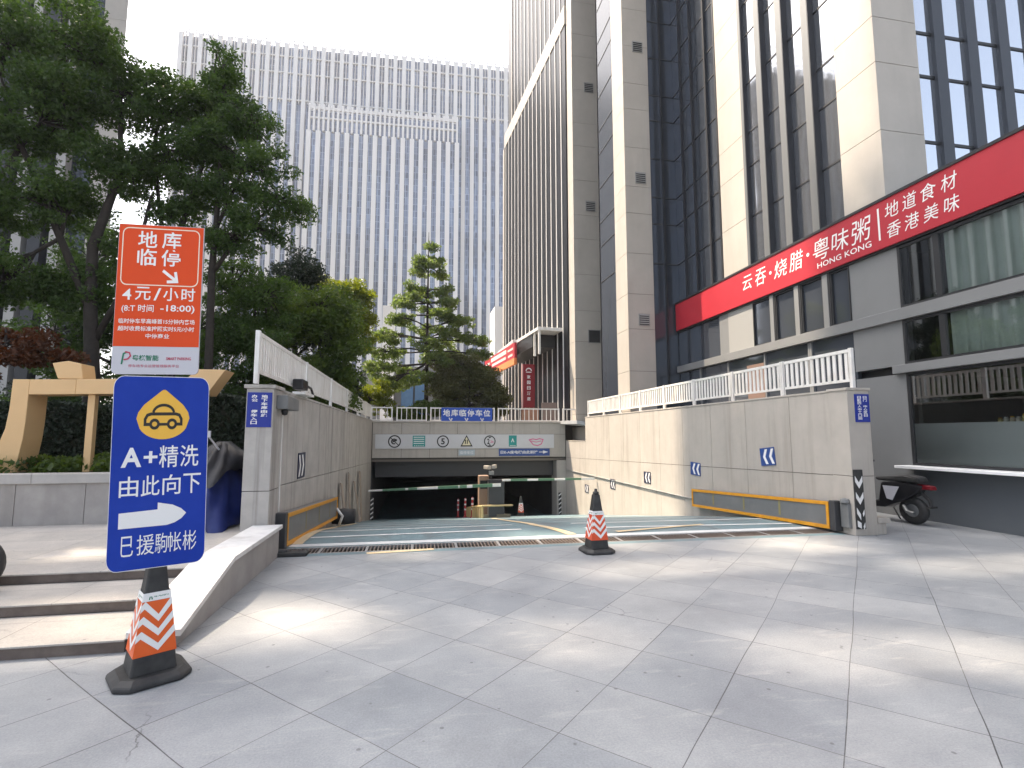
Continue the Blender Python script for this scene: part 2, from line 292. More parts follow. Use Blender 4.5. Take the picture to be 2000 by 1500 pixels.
def thing(name, label, cat, base, rot=0.0, group=None, local=False):
    """an Empty at the thing's base; its parts are built in scene-heading coordinates, or in its own if local"""
    o = bpy.data.objects.new(name, None); C.objects.link(o); o.empty_display_size = .2
    o.location = W(*base); o.rotation_euler = (0, 0, TH + rot); o['label'] = label; o['category'] = cat
    o['_b'] = (0, 0, 0) if local else tuple(base)
    if group: o['group'] = group
    return o
def solo(mb, name, m, label, cat, base, group=None, smooth=False, bev=0.0, rot=0.0, local=False, kind=None):
    """a thing that is one mesh"""
    o = mb.build(name, m, None, smooth, bev)
    if not local: o.data.transform(Matrix.Translation(-Vector(base)))
    o.location = W(*base); o.rotation_euler = (0, 0, TH + rot); o['_b'] = tuple(base)
    if label: o['label'] = label; o['category'] = cat
    if group: o['group'] = group
    if kind: o['kind'] = kind
    return o
def structure(mb, name, m, **kw): return solo(mb, name, m, None, None, (0, 0, 0), kind='structure', **kw)
def dup(t, base, rot, label, group=None):
    r = t.copy(); C.objects.link(r); r.location = W(*base); r.rotation_euler = (0, 0, TH + rot); r['label'] = label
    if group: r['group'] = group
    for ch in list(t.children):
        c = ch.copy(); C.objects.link(c); c.parent = r
        for g in list(ch.children):
            d = g.copy(); C.objects.link(d); d.parent = c
    return r
class Face:
    """a flat face with its own right and up directions, for print and plates"""
    def __init__(s, o, r, u): s.o = Vector(o); s.r = Vector(r).normalized(); s.u = Vector(u).normalized(); s.n = s.r.cross(s.u)
    def p(s, a, b, off=0): return s.o + s.r * a + s.u * b + s.n * off
    def poly(s, mb, pts, off=.002, th=.001): mb.prism([s.p(a, b, off) for a, b in pts], s.n * th); return mb
    def rect(s, mb, a0, a1, b0, b1, off=.002, th=.001): return s.poly(mb, [(a0, b0), (a1, b0), (a1, b1), (a0, b1)], off, th)
    def stroke(s, mb, pts, w, off=.003, closed=False):
        n = len(pts); P = [Vector(p) for p in pts]; L = []; Rr = []
        for i in range(n):
            a = P[i - 1] if (closed or i > 0) else P[i]; b = P[(i + 1) % n] if (closed or i < n - 1) else P[i]
            d1 = (P[i] - a); d2 = (b - P[i])
            d1 = d1.normalized() if d1.length > 1e-9 else d2.normalized(); d2 = d2.normalized() if d2.length > 1e-9 else d1
            n1 = Vector((-d1.y, d1.x)); n2 = Vector((-d2.y, d2.x)); m = (n1 + n2)
            m = m.normalized() if m.length > 1e-6 else n1
            k = w / 2 / max(m.dot(n1), .4); L.append(P[i] + m * k); Rr.append(P[i] - m * k)
        vs = [s.p(q.x, q.y, off) for q in L] + [s.p(q.x, q.y, off) for q in Rr]
        mb.add(vs, [(i, n + i, n + (i + 1) % n, (i + 1) % n) for i in range(n if closed else n - 1)]); return mb
    def text(s, mb, t, a0, a1, b0, b1, off=.003, bold=0.0, shear=0.0):
        vs, fs = glyphs(t, bold, shear)
        return mb.add([s.p(a0 + x * (a1 - a0), b0 + y * (b1 - b0), off) for x, y in vs], fs)
def arc(cx, cy, r, a0, a1, n=12, ry=None): return [(cx + r * math.cos(R(a0 + (a1 - a0) * i / n)), cy + (ry or r) * math.sin(R(a0 + (a1 - a0) * i / n))) for i in range(n + 1)]
def rrect(w, h, r, n=5):
    return arc(w / 2 - r, h / 2 - r, r, 0, 90, n) + arc(-w / 2 + r, h / 2 - r, r, 90, 180, n) + arc(-w / 2 + r, -h / 2 + r, r, 180, 270, n) + arc(w / 2 - r, -h / 2 + r, r, 270, 360, n)
# ================================================================== GROUND
UL, UR, VF, VP = -1.82, 6.5, 6.95, 22.0        # ramp walls, ramp head, portal face
mb = MB()
mb.add([(-80, -60, 0), (80, -60, 0), (80, 6.9, 0), (-80, 6.9, 0)], [(0, 1, 2, 3)])
mb.add([(6.45, 6.9, 0), (80, 6.9, 0), (80, 22, 0), (6.45, 22, 0)], [(0, 1, 2, 3)])
structure(mb, 'plaza_ground', M['ground'])
def rz(v):
    if v < 7.6: return -.003
    if v < 9.6: return -.003 - .0362 * (v - 7.6) ** 2
    if v < 26: return -.148 - .1448 * (v - 9.6)
    return rz(25.99)
M['ramp'] = mat('blue_green_ramp_coating', (.17, .255, .28), .45, (.13, .19, .21), 1.6, bump=.05, stain=((.12, .12, .125), (1.5, .35, 1), .8))
mb = MB(); vv = [6.9, 7.04] ; 
mb.add([(UL, 6.9, .0), (UR, 6.9, .0), (UR, 7.04, .0), (UL, 7.04, .0)], [(0, 1, 2, 3)])
vv = [7.42 + i * .2 for i in range(95)]
mb.add([(u, v, rz(v)) for v in vv for u in (UL, UR)], [(2 * i, 2 * i + 1, 2 * i + 3, 2 * i + 2) for i in range(len(vv) - 1)])
mb.add([(UL, vv[-1], rz(30)), (UR, vv[-1], rz(30)), (UR, 46, rz(30)), (UL, 46, rz(30))], [(0, 1, 2, 3)])
ramp = structure(mb, 'ramp_road', M['ramp'])
def strip(name, pts, w, m, up=.004):
    """painted line following the ramp surface"""
    mb = MB(); P = []
    for (u0, v0), (u1, v1) in zip(pts[:-1], pts[1:]):
        n = max(2, int(abs(v1 - v0) / .2) + 1)
        P += [(u0 + (u1 - u0) * i / n, v0 + (v1 - v0) * i / n) for i in range(n)]
    P.append(pts[-1]); L = []; Q = []
    for i, (a, b) in enumerate(P):
        d = Vector(P[min(i + 1, len(P) - 1)]) - Vector(P[max(i - 1, 0)]); d.normalize(); nx, ny = -d.y * w / 2, d.x * w / 2
        L.append((a + nx, b + ny, rz(b + ny) + up)); Q.append((a - nx, b - ny, rz(b - ny) + up))
    n = len(P); mb.add(L + Q, [(i, n + i, n + i + 1, i + 1) for i in range(n - 1)])
    o = mb.build(name, m, ramp); return o
M['line_white'] = mat('worn_white_line', (.74, .74, .72), .6, (.56, .57, .57), 3)
M['line_yellow'] = mat('worn_yellow_line', (.66, .50, .29), .6, (.54, .44, .30), 3)
strip('white_line', [(UL + .1, 7.58), (UR - .1, 7.52)], .17, M['line_white'], .004)
for a, b in ((8.2, .10), (9.0, .12), (10.2, .14), (11.9, .17), (14.2, .2)):
    strip('white_line', [(UL + .3, a), (1.7, a + .15)], b, M['line_white'], .005)
    strip('white_line', [(2.75, a + .05), (UR - .1, a - .25)], b, M['line_white'], .005)
strip('yellow_line', [(2.35, 7.66), (2.05, 9), (2.2, 12), (2.5, 17)], .15, M['line_yellow'], .008)
strip('yellow_line', [(UL + .22, 7.66), (UL + .22, 15)], .15, M['line_yellow'], .008)
strip('yellow_line', [(-.6, 6.93), (.25, 7.02)], .1, M['line_yellow'], .008)
strip('yellow_line', [(3.1, 7.75), (4.8, 8.15)], .1, M['line_yellow'], .010)
mb = MB(); mb.box(UL, UR, 7.04, 7.42, -.3, -.12); structure(mb, 'drain_channel', M['black'])
g = thing('drain_grate', 'long dark steel drain grate across the head of the ramp', 'drain grate', (2.3, 7.23, 0))
mb = MB()
for i in range(1, 168):
    u = UL + .0495 * i; mb.box(u, u + .017, 7.075, 7.385, -.035, -.002)
mb.build('grate_bars', mat('rusty_grate', (.10, .075, .06), .6, (.16, .13, .11), 5), g)
mb = MB(); mb.box(UL, UR, 7.042, 7.074, -.04, 0.001); mb.box(UL, UR, 7.386, 7.418, -.04, 0.001)
for i in range(0, 15): mb.box(UL + .59 * i, UL + .59 * i + .035, 7.0745, 7.3855, -.036, -.0005)
mb.build('grate_frame', mat('worn_steel', (.22, .21, .20), .5, (.3, .29, .28), 6), g)
# upper plaza beyond the portal and garden soil on the left
structure(MB().add([(-300, 22.6, 2.0), (300, 22.6, 2.0), (300, 600, 2.0), (-300, 600, 2.0)], [(0, 1, 2, 3)]), 'upper_plaza_ground', M['upper'])
structure(MB().add([(-60, 8.45, .9), (-3.95, 8.45, .9), (-3.95, 22.6, .9), (-60, 22.6, .9)], [(0, 1, 2, 3)]), 'garden_ground', M['soil'])
# ------------------------------------------------------------------ steps, landing and the cheek wall
st = thing('stone_steps', 'wide shallow granite steps with brown risers left of the ramp', 'steps', (-5, 4.15, 0))
for i, (v0, v1, z1) in enumerate(((4.15, 4.80, .088), (4.80, 5.44, .176), (5.44, 6.1, .264))):
    s = MB().box(-16, -1.97, v0, v1, .0 if i == 0 else z1 - .088, z1 - .014).build('riser', M['stone_step'], st)
    MB().box(-16, -1.97, v0 - .012, v1 - .012, z1 - .0139, z1).build('tread', M['terrace'], st, bev=.003)
structure(MB().box(-16, -1.97, 6.09, 8.26, .02, .264).box(-3.95, -2.1, 8.26, 22.5, .02, .262), 'terrace_paving', M['terrace'])
ck = thing('stair_cheek_wall', 'low sloping stone wall with white caps beside the steps', 'low wall', (-1.8, 5.5, 0))
prof = [(4.17, 0), (4.17, .085), (5.23, .345), (6.94, .345), (6.94, 0)]
MB().prism([(-1.93, v, z) for v, z in prof], (.27, 0, 0)).build('wall_body', M['planter'], ck)
mb = MB()
cuts = [4.15, 4.72, 5.23, 5.75, 6.35, 6.94]
zc = lambda v: .087 + (v - 4.17) * .2453 if v < 5.23 else .347
for a, b in zip(cuts[:-1], cuts[1:]):
    a2 = a + .004; mb.hexa([(-1.97, a2, zc(a2)), (-1.62, a2, zc(a2)), (-1.62, b, zc(b)), (-1.97, b, zc(b))] + [(-1.97, a2, zc(a2) + .045), (-1.62, a2, zc(a2) + .045), (-1.62, b, zc(b) + .045), (-1.97, b, zc(b) + .045)])
mb.build('cap_stones', M['stone_white'], ck, bev=.004)
# ------------------------------------------------------------------ planter wall
pw = thing('planter_wall', 'grey marble planter wall behind the landing, under the cream sculpture', 'planter', (-6, 8.3, .264))
mb = MB()
for i in range(14): mb.box(-15.6 + .85 * i + .004, -15.6 + .85 * (i + 1) - .004, 8.26, 8.29, .266, .83)
mb.box(-3.98, -3.95, 8.29, 14, .266, .83)
mb.build('face_panels', M['planter'], pw)
MB().box(-15.6, -3.98, 8.292, 8.45, .266, .829).build('core', M['joint'], pw)
mb = MB()
for i in range(9): mb.box(-15.6 + 1.3 * i, -15.6 + 1.3 * (i + 1) - .004, 8.22, 8.52, .832, .965)
mb.build('coping', mat('pale_coping', (.45, .43, .40), .5, (.38, .36, .34), 5), pw, bev=.006)
# ------------------------------------------------------------------ ramp walls
def joint_left(v): return .83 - .03 * (v - 7.2)
def joint_right(v): return .88 - .0235 * (v - 6.8)
def panel_wall(t, u, inward, v0, v1, ztop, zj, wid, m, th=.03):
    mb = MB(); n = round((v1 - v0) / wid); w = (v1 - v0) / n; g = .005
    for i in range(n):
        a, b = v0 + i * w + g, v0 + (i + 1) * w - g
        for lo, hi in ((lambda v: rz(v) - .05, lambda v: zj(v) - g), (lambda v: zj(v) + g, lambda v: ztop)):
            if hi(a) - lo(a) < .05: continue
            mb.prism([(u, a, lo(a)), (u, b, lo(b)), (u, b, hi(b)), (u, a, hi(a))], (-inward * th, 0, 0))
    return mb.build('face_panels', m, t)
rw = thing('retaining_wall', 'stained grey stone wall along the left of the ramp', 'retaining wall', (UL - .1, 14, -1))
panel_wall(rw, UL, 1, 7.42, 22.0, 2.08, joint_left, 1.46, M['concrete_left'])
MB().box(UL - .3, UL - .031, 7.42, 22.5, -3, 2.07).build('core', M['joint'], rw)
MB().box(UL - .32, UL + .015, 7.43, 22.0, 2.082, 2.12).build('coping', M['concrete_left'], rw, bev=.006)
pl = thing('gate_pillar', 'grey stone pillar at the left ramp entrance with a blue plate', 'pillar', (-1.97, 7.2, .26))
MB().box(-2.12, -1.80, 6.95, 7.415, -.05, .80).build('lower_block', M['concrete_left'], pl, bev=.005)
MB().box(-2.12, -1.80, 6.95, 7.415, .808, 2.09).build('upper_block', M['concrete_left'], pl, bev=.005)
MB().box(-2.11, -1.81, 6.96, 7.41, .79, .82).build('joint', M['joint'], pl)
MB().box(-2.15, -1.775, 6.93, 7.42, 2.092, 2.14).build('cap', M['concrete_left'], pl, bev=.008)
rr = thing('retaining_wall', 'pale stone wall along the right of the ramp with arrow plates', 'retaining wall', (UR + .1, 13, -1))
panel_wall(rr, UR, -1, 6.8, 19.3, 2.18, joint_right, 1.25, M['concrete'])
panel_wall(rr, UR, -1, 19.3, 22.0, 1.24, joint_right, 1.35, M['concrete'])
MB().box(UR + .031, UR + .36, 6.8, 19.3, -3, 2.17).box(UR + .031, UR + .36, 19.3, 22.5, -3, 1.23).build('core', M['joint'], rr)
MB().box(UR - .012, UR + .37, 6.82, 19.31, 2.182, 2.215).build('coping', M['concrete'], rr, bev=.005)
MB().box(UR - .01, UR + .37, 19.315, 21.98, 1.242, 1.275).build('lower_coping', M['concrete'], rr, bev=.005)
MB().box(UR + .5, UR + .7, 19.3, 22.6, 1.0, 1.85).build('back_wall', M['concrete'], rr)
MB().prism([(UR - .25, 19.6, 1.95), (UR + .75, 19.3, 1.78), (UR + .75, 22.5, 1.95), (UR - .25, 22.5, 2.0)], (0, 0, .14)).build('ledge_slab', mat('grey_ledge', (.40, .41, .42), .6, (.33, .34, .35), 2), rr)
pr = thing('gate_pillar', 'pale stone pillar at the right ramp entrance with striped strip', 'pillar', (6.69, 6.85, 0))
MB().box(6.49, 6.88, 6.775, 7.15, 0, joint_right(6.8) - .004).build('lower_block', M['concrete'], pr, bev=.005)
MB().box(6.49, 6.88, 6.775, 7.15, joint_right(6.8) + .004, 2.19).build('upper_block', M['concrete'], pr, bev=.005)
MB().box(6.5, 6.87, 6.785, 7.14, joint_right(6.8) - .02, joint_right(6.8) + .02).build('joint', M['joint'], pr)
MB().box(6.47, 6.90, 6.755, 7.16, 2.192, 2.23).build('cap', M['concrete'], pr, bev=.006)
solo(MB().box(6.90, 7.06, 6.80, 7.02, 0, .17).box(6.90, 7.12, 6.78, 7.05, .172, .25), 'stone_block', M['concrete'], 'small pale stone block on the ground beside right ramp pillar', 'stone block', (6.98, 6.9, 0), bev=.006)
# ------------------------------------------------------------------ fences on the walls
def fence(name_label, fu, vs, zb, zt, side, slat=.060, gap=.112, base=None, posts=.05):
    """white steel fence; one panel part per bay, each post its own part"""
    t = thing('white_fence', name_label, 'fence', base or (fu, (vs[0] + vs[-1]) / 2, zb - .12))
    for a, b in zip(vs[:-1], vs[1:]):
        a2, b2 = a + .10, b - .02
        mb = MB(); mb.box(fu - .018, fu + .018, a2, b2, zt - .05, zt).box(fu - .018, fu + .018, a2, b2, zb, zb + .04)
        n = int((b2 - a2) / gap); w = (b2 - a2) / n
        for i in range(n): mb.box(fu - .008, fu + .008, a2 + w * (i + .5) - slat / 2, a2 + w * (i + .5) + slat / 2, zb + .0405, zt - .0505)
        mb.build('rail_panel', M['white_paint'], t)
        for q in (a + .04, b - .02 + .035): MB().box(fu - .026, fu + .026, q, q + .058, zb - .14, zt + .012).build('post', M['white_paint'], t, bev=.004)
    return t
fence('white slatted fence rising along the top of the right ramp wall', UR + .12, [6.72, 8.27, 9.8, 11.35, 12.88, 14.4, 15.95, 17.5, 19.2], 2.33, 2.84, 1)
fence('tall white slatted fence on top of the left ramp wall', UL - .10, [6.55, 9.35, 12.0, 14.7, 17.4, 20.1, 22.2], 2.26, 2.76, -1, slat=.075, gap=.10)
def portal_fence():
    fl = thing('white_fence', 'low white railing across the top of the garage portal', 'fence', (2.2, 22.3, 2.05))
    for a, b in ((-1.9, -1.02), (-.86, .42), (.56, 3.36), (3.5, 6.3), (6.45, 8.3)):
        mb = MB(); mb.box(a, b, 22.28, 22.32, 2.64, 2.69).box(a, b, 22.28, 22.32, 2.12, 2.16)
        n = max(3, int((b - a) / .19)); w = (b - a) / n
        for i in range(1, n): mb.box(a + w * i - .014, a + w * i + .014, 22.288, 22.312, 2.1605, 2.6395)
        mb.build('rail_panel', M['white_paint'], fl)
        for q in (a, b - .05): MB().box(q, q + .05, 22.275, 22.325, 2.03, 2.70).build('post', M['white_paint'], fl)
portal_fence()
# ------------------------------------------------------------------ portal
po = thing('garage_portal', 'grey stone lintel over the dark garage mouth', 'portal', (2.3, 22.2, -2))
mb = MB()
xs = [-1.8, -.62, .55, 1.72, 2.9, 4.1, 5.3, 6.48]
for a, b in zip(xs[:-1], xs[1:]): mb.box(a + .006, b - .006, VP, VP + .04, 1.55, 2.03).box(a + .006, b - .006, VP + .003, VP + .04, .56, 1.54)
mb.build('lintel_panels', M['concrete'], po)
MB().box(UL, UR, VP + .041, VP + .6, .5, 2.02).build('lintel_core', M['joint'], po)
MB().box(UL, UR + .6, VP - .05, VP + .62, 2.035, 2.10).build('coping', M['concrete'], po, bev=.008)
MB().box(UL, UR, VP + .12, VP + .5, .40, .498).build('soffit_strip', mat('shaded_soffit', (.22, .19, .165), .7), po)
MB().box(6.08, UR, VP + .005, VP + .9, -2.4, .40).build('pier', M['concrete'], po)
MB().box(-1.7, 6.08, VP + .62, VP + 1.1, -.28, .44).build('shutter_box', M['cabinet'], po, bev=.01)
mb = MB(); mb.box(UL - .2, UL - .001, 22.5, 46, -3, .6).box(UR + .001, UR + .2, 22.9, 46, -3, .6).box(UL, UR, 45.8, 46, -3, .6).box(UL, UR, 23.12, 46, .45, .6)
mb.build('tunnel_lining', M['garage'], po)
def stripes_post(label, u, v, z0, h):
    t = thing('corner_guard', label, 'corner guard', (u, v, z0)); n = 8
    MB().box(u - .06, u + .06, v - .03, v, z0, z0 + h).build('rubber_strip', M['black'], t)
    mb = MB(); f = Face((u - .06, v - .0301, z0), (1, 0, 0), (0, 0, 1))
    for i in range(5):
        y = h * (i + .15) / 5; f.poly(mb, [(.0, y), (.12, y + .09), (.12, y + .15), (.0, y + .06)], .001)
    mb.build('white_stripes', M['letter'], t)
stripes_post('black and white striped guard left of the garage mouth', UL + .08, 21.97, rz(22), .9)
stripes_post('black and white striped guard right of the garage mouth', 6.2, 21.99, rz(22), .95)
# ------------------------------------------------------------------ signs on the portal
bn = thing('traffic_banner', 'long white banner of traffic symbols above the garage mouth', 'sign', (2.1, VP - .03, 1.24))
MB().box(-1.68, 5.95, VP - .03, VP - .002, .94, 1.54).build('board', mat('white_banner', (.62, .62, .63), .5, (.56, .555, .55), 1), bn)
f = Face((0, VP - .03, 0), (1, 0, 0), (0, 0, 1)); zc0 = 1.24
def ring(mb, x, y, r, w, off=.002): f.stroke(mb, arc(x, y, r, 0, 360, 28)[:-1], w, off, True); return mb
mb = ring(MB(), -.90, zc0, .24, .05); f.stroke(mb, [(-1.06, zc0 + .15), (-.74, zc0 - .15)], .035, .004); f.stroke(mb, arc(-.92, zc0, .1, 20, 300, 10), .05, .003); f.poly(mb, [(-.98, zc0 - .04), (-.80, zc0 + .02), (-.80, zc0 + .10), (-.98, zc0 + .04)], .005); mb.build('no_horn_symbol', M['ink'], bn)
mb = f.rect(MB(), -.16, .36, 1.02, 1.48); t1 = mb.build('teal_plate', M['teal'], bn)
mb = MB()
for i in range(4): f.rect(mb, -.12, .32, 1.40 - i * .085, 1.43 - i * .085, .0035)
for i in range(5): f.rect(mb, -.08 + i * .085, -.055 + i * .085, 1.04, 1.09, .0035)
mb.build('print', M['letter'], t1)
mb = ring(MB(), 1.10, zc0, .23, .05); f.text(mb, '5', 1.02, 1.18, zc0 - .13, zc0 + .13, .003, .03); mb.build('speed_limit_symbol', M['ink'], bn)
tri = lambda s, o=0: [(2.10, zc0 + .27 * s + o), (2.10 - .26 * s, zc0 - .22 * s + o), (2.10 + .26 * s, zc0 - .22 * s + o)]
w1 = f.poly(MB(), tri(1)).build('warning_triangle', M['ink'], bn)
f.poly(MB(), tri(.72, -.01), .0035).build('triangle_field', mat('pale_yellow_field', (.75, .68, .45), .5), w1)
mb = MB()
for x in (2.05, 2.13): f.poly(mb, [(x - .025, zc0 - .11), (x + .015, zc0 - .11), (x + .025, zc0 - .02), (x + .02, zc0 + .07), (x - .02, zc0 + .07), (x - .015, zc0 - .03)], .005)
mb.build('pictogram', M['ink'], w1)
mb = ring(MB(), 3.10, zc0, .23, .045); f.text(mb, '2', 2.99, 3.09, zc0 - .12, zc0 + .12, .003, .03); f.poly(mb, [(3.03, zc0 + .19), (3.17, zc0 + .19), (3.10, zc0 + .12)], .003); f.poly(mb, [(3.03, zc0 - .19), (3.17, zc0 - .19), (3.10, zc0 - .12)], .003); s1 = mb.build('height_limit_symbol', M['ink'], bn)
f.text(MB(), '.2m', 3.11, 3.26, zc0 - .07, zc0 + .05, .003, .02).build('print', M['pink'], s1)
t2 = f.rect(MB(), 3.93, 4.28, 1.01, 1.49).build('teal_plate', M['teal'], bn)
mb = MB(); f.stroke(mb, [(4.05, 1.2), (4.10, 1.34), (4.16, 1.2)], .03, .004); f.rect(mb, 3.97, 4.24, 1.04, 1.06, .004); mb.build('print', M['letter'], t2)
mb = MB(); f.stroke(mb, [(4.84, 1.30), (5.00, 1.34), (5.15, 1.31), (5.30, 1.35), (5.46, 1.31), (5.38, 1.12), (5.22, 1.05), (5.02, 1.08)], .04, .003, True); f.stroke(mb, [(4.92, 1.25), (5.15, 1.2), (5.38, 1.25)], .03, .004); mb.build('smile_emblem', M['pink'], bn)
pq = thing('small_plate', 'small pale blue plate under the white traffic banner', 'plate', (2.1, VP - .02, .75))
MB().box(1.77, 2.46, VP - .02, VP, .64, .89).build('board', mat('pale_blue_plate', (.40, .47, .50), .5), pq)
f = Face((0, VP - .02, 0), (1, 0, 0), (0, 0, 1))
f.text(MB(), '临停车位', 1.83, 2.40, .70, .83, .002).build('lettering', M['letter'], pq)
dr = thing('direction_sign', 'long narrow blue direction sign with arrow under banner', 'sign', (4.6, VP - .04, .77))
MB().box(3.5, 5.75, VP - .04, VP - .01, .61, .92).build('board', M['blue_arrow'], dr)
f = Face((0, VP - .04, 0), (1, 0, 0), (0, 0, 1))
mb = f.text(MB(), '日E-A座电梯由此前往', 3.57, 5.22, .70, .84, .002, .02)
f.poly(mb, [(5.27, .755), (5.45, .755), (5.45, .70), (5.68, .77), (5.45, .84), (5.45, .785), (5.27, .785)], .002); mb.build('lettering', M['letter'], dr)
hs = thing('hanging_sign', 'bright blue parking sign hung on the railing above the portal', 'sign', (2.12, 22.24, 2.06))
MB().box(1.03, 3.24, 22.22, 22.26, 2.06, 2.68).build('board', mat('bright_blue_board', (.015, .075, .42), .4), hs)
f = Face((0, 22.22, 0), (1, 0, 0), (0, 0, 1))
mb = MB()
for i, ch in enumerate('地库临停车位'): f.text(mb, ch, 1.10 + i * .35, 1.40 + i * .35, 2.31, 2.61, .003, .02)
for x in (1.42, 2.1, 2.78): f.stroke(mb, [(x - .06, 2.25), (x, 2.13), (x + .03, 2.13), (x + .06, 2.18)], .035, .003); f.poly(mb, [(x + .0, 2.185), (x + .105, 2.185), (x + .06, 2.245)], .004)
mb.build('lettering', M['letter'], hs)
# plates on the pillars
def pillar_plate(label, u0, u1, v, z0, z1, cols):
    t = thing('blue_plate', label, 'sign', ((u0 + u1) / 2, v, z0))
    MB().box(u0, u1, v - .012, v, z0, z1).build('board', M['blue_sign'], t)
    f = Face((0, v - .012, 0), (1, 0, 0), (0, 0, 1)); n = max(len(c) for c in cols)
    for k, c in enumerate(cols):
        mb = MB()
        x0 = u0 + (u1 - u0) * (.17 + .40 * k); w = (u1 - u0) * .26; h = (z1 - z0) * .86 / n
        for i, ch in enumerate(c):
            if ch != ' ': f.text(mb, ch, x0, x0 + w, z1 - (z1 - z0) * .07 - (i + .86) * h, z1 - (z1 - z0) * .07 - i * h, .002, .03)
        mb.build('lettering_column', M['letter'], t)
pillar_plate('navy plate with vertical white characters on the left gate pillar', -2.105, -1.815, 6.949, 1.60, 2.04, ['办公  停车入口', '地下车库由此'])
pillar_plate('navy plate with vertical white characters on the right gate pillar', 6.61, 6.865, 6.774, 1.70, 2.13, ['日E四人中工口回', '日门 中心区日'])
sv = thing('corner_guard', 'tall black strip with white chevrons on the right gate pillar', 'corner guard', (6.58, 6.77, .1))
MB().box(6.50, 6.655, 6.755, 6.774, .10, .98).build('rubber_strip', M['black'], sv)
f = Face((6.50, 6.755, .10), (1, 0, 0), (0, 0, 1)); mb = MB()
for i, y in enumerate((.60, .36, .13, -.06)):
    q = max(y, .005); f.poly(mb, [(.012, y + .19), (.012, y + .10), (.0775, q), (.0775, max(y, 0) + .09)], .001)
    if i < 2: f.poly(mb, [(.143, y + .19), (.0775, y + .09), (.0775, y), (.143, y + .10)], .001)
    else: f.poly(mb, [(.143, y + .16), (.11, y + .10), (.12, y + .05), (.143, y + .09)], .001)
mb.build('white_chevrons', M['letter'], sv)
def arrow_plate(label, wall, v, z, w, h, m, tilt):
    u = UR - .003 if wall > 0 else UL + .003
    t = thing('arrow_plate', label, 'sign', (u, v, z), group='arrow plates along the ramp walls')
    r = Vector((0, -math.cos(tilt), math.sin(tilt))) if wall > 0 else Vector((0, math.cos(tilt), math.sin(tilt)))
    up = Vector((0, math.sin(tilt), math.cos(tilt))) if wall > 0 else Vector((0, -math.sin(tilt), math.cos(tilt)))
    f = Face((u, v, z), r, up)
    f.rect(MB(), -w / 2, w / 2, -h / 2, h / 2, .0, .012).build('board', m, t)
    mb = MB(); s = 1 if wall > 0 else -1
    for x in (-.30, .13):
        q = [(x + .17, .42), (x, 0), (x + .17, -.42), (x + .34, -.42), (x + .17, 0), (x + .34, .42)]
        if s > 0: f.poly(mb, [(a * w, b * h) for a, b in q[:2] + q[4:]], .013); f.poly(mb, [(a * w, b * h) for a, b in q[1:5]], .013)
        else: f.poly(mb, [(-a * w, b * h) for a, b in (q[:2] + q[4:])[::-1]], .013); f.poly(mb, [(-a * w, b * h) for a, b in q[1:5][::-1]], .013)
    mb.build('white_arrows', M['letter'], t)
arrow_plate('largest blue plate with two white arrows on right ramp wall', 1, 8.67, 1.10, .40, .33, M['blue_arrow'], .10)
arrow_plate('blue plate with two white arrows beside the right barrier end', 1, 11.24, .71, .42, .30, M['blue_arrow'], -.04)
arrow_plate('dark plate with two white arrows in the middle of the sunlit wall', 1, 13.85, .30, .42, .32, M['navy'], .02)
arrow_plate('dark arrow plate second from the garage mouth on the right wall', 1, 16.5, -.13, .42, .32, M['navy'], 0)
arrow_plate('small dark arrow plate nearest the garage mouth on right wall', 1, 19.2, -.55, .42, .30, M['navy'], 0)
arrow_plate('dark arrow plate on the stained left ramp wall', -1, 8.80, 1.02, .50, .40, M['navy'], 0)
# ------------------------------------------------------------------ flood barriers leaning on the walls
M['faded'] = mat('faded_yellow_mark', (.26, .23, .10), .6)
def flood_barrier(label, wall, v0, v1, zb0, zt0, zb1, zt1):
    s = 1 if wall > 0 else -1; u = (UR - .02) if wall > 0 else (UL + .02); a = u; b = u - s * .12
    t = thing('flood_barrier', label, 'barrier', (u, (v0 + v1) / 2, zb0), group='flood barriers at the ramp head')
    MB().hexa([(a, v0, zb0), (b, v0, zb0), (b, v1, zb1), (a, v1, zb1), (a, v0, zt0), (b, v0, zt0), (b, v1, zt1), (a, v1, zt1)]).build('sheet', M['barrier_grey'], t, bev=.006)
    bo, bi = b - s * .014, b - s * .0005; e = .055; mb = MB(); L = v1 - v0
    lerp = lambda v, q0, q1: q0 + (q1 - q0) * (v - v0) / L
    def bar(va, vb, lo, hi):
        pts = [(va, lo(va)), (vb, lo(vb)), (vb, hi(vb)), (va, hi(va))]
        mb.prism([(bi, y, z) for y, z in pts], (bo - bi, 0, 0))
    top = lambda v: lerp(v, zt0, zt1); bot = lambda v: lerp(v, zb0, zb1)
    bar(v0, v1, lambda v: top(v) - e, top); bar(v0, v1, bot, lambda v: bot(v) + e); bar(v0, v0 + .05, lambda v: bot(v) + e, lambda v: top(v) - e)
    bar(v1 - .05, v1, lambda v: bot(v) + e, lambda v: top(v) - e)
    mb.build('yellow_frame', M['yellow_paint'], t)
    for q in (.27, .52, .78):
        mb = MB(); y = v0 + L * q; pts = [(y, bot(y) + .1), (y + .05, bot(y) + .1), (y + .05, top(y) - .07), (y, top(y) - .07)]; mb.prism([(b - s * .0004, y_, z) for y_, z in pts], (-s * .002, 0, 0))
        mb.build('faded_mark', M['faded'], t)
    mb = MB().box(min(a, b) - .01, max(a, b) + .01, v0 - .12, v0 - .005, zb0 - .02, zt0 + .02)
    mb.build('hinge_post', M['cabinet'], t, bev=.01)
flood_barrier('grey flood barrier with yellow frame on the right wall', 1, 7.12, 11.2, .05, .47, -.15, .25)
flood_barrier('grey flood barrier with yellow frame on the left wall', -1, 7.42, 11.9, .03, .46, -.30, .16)
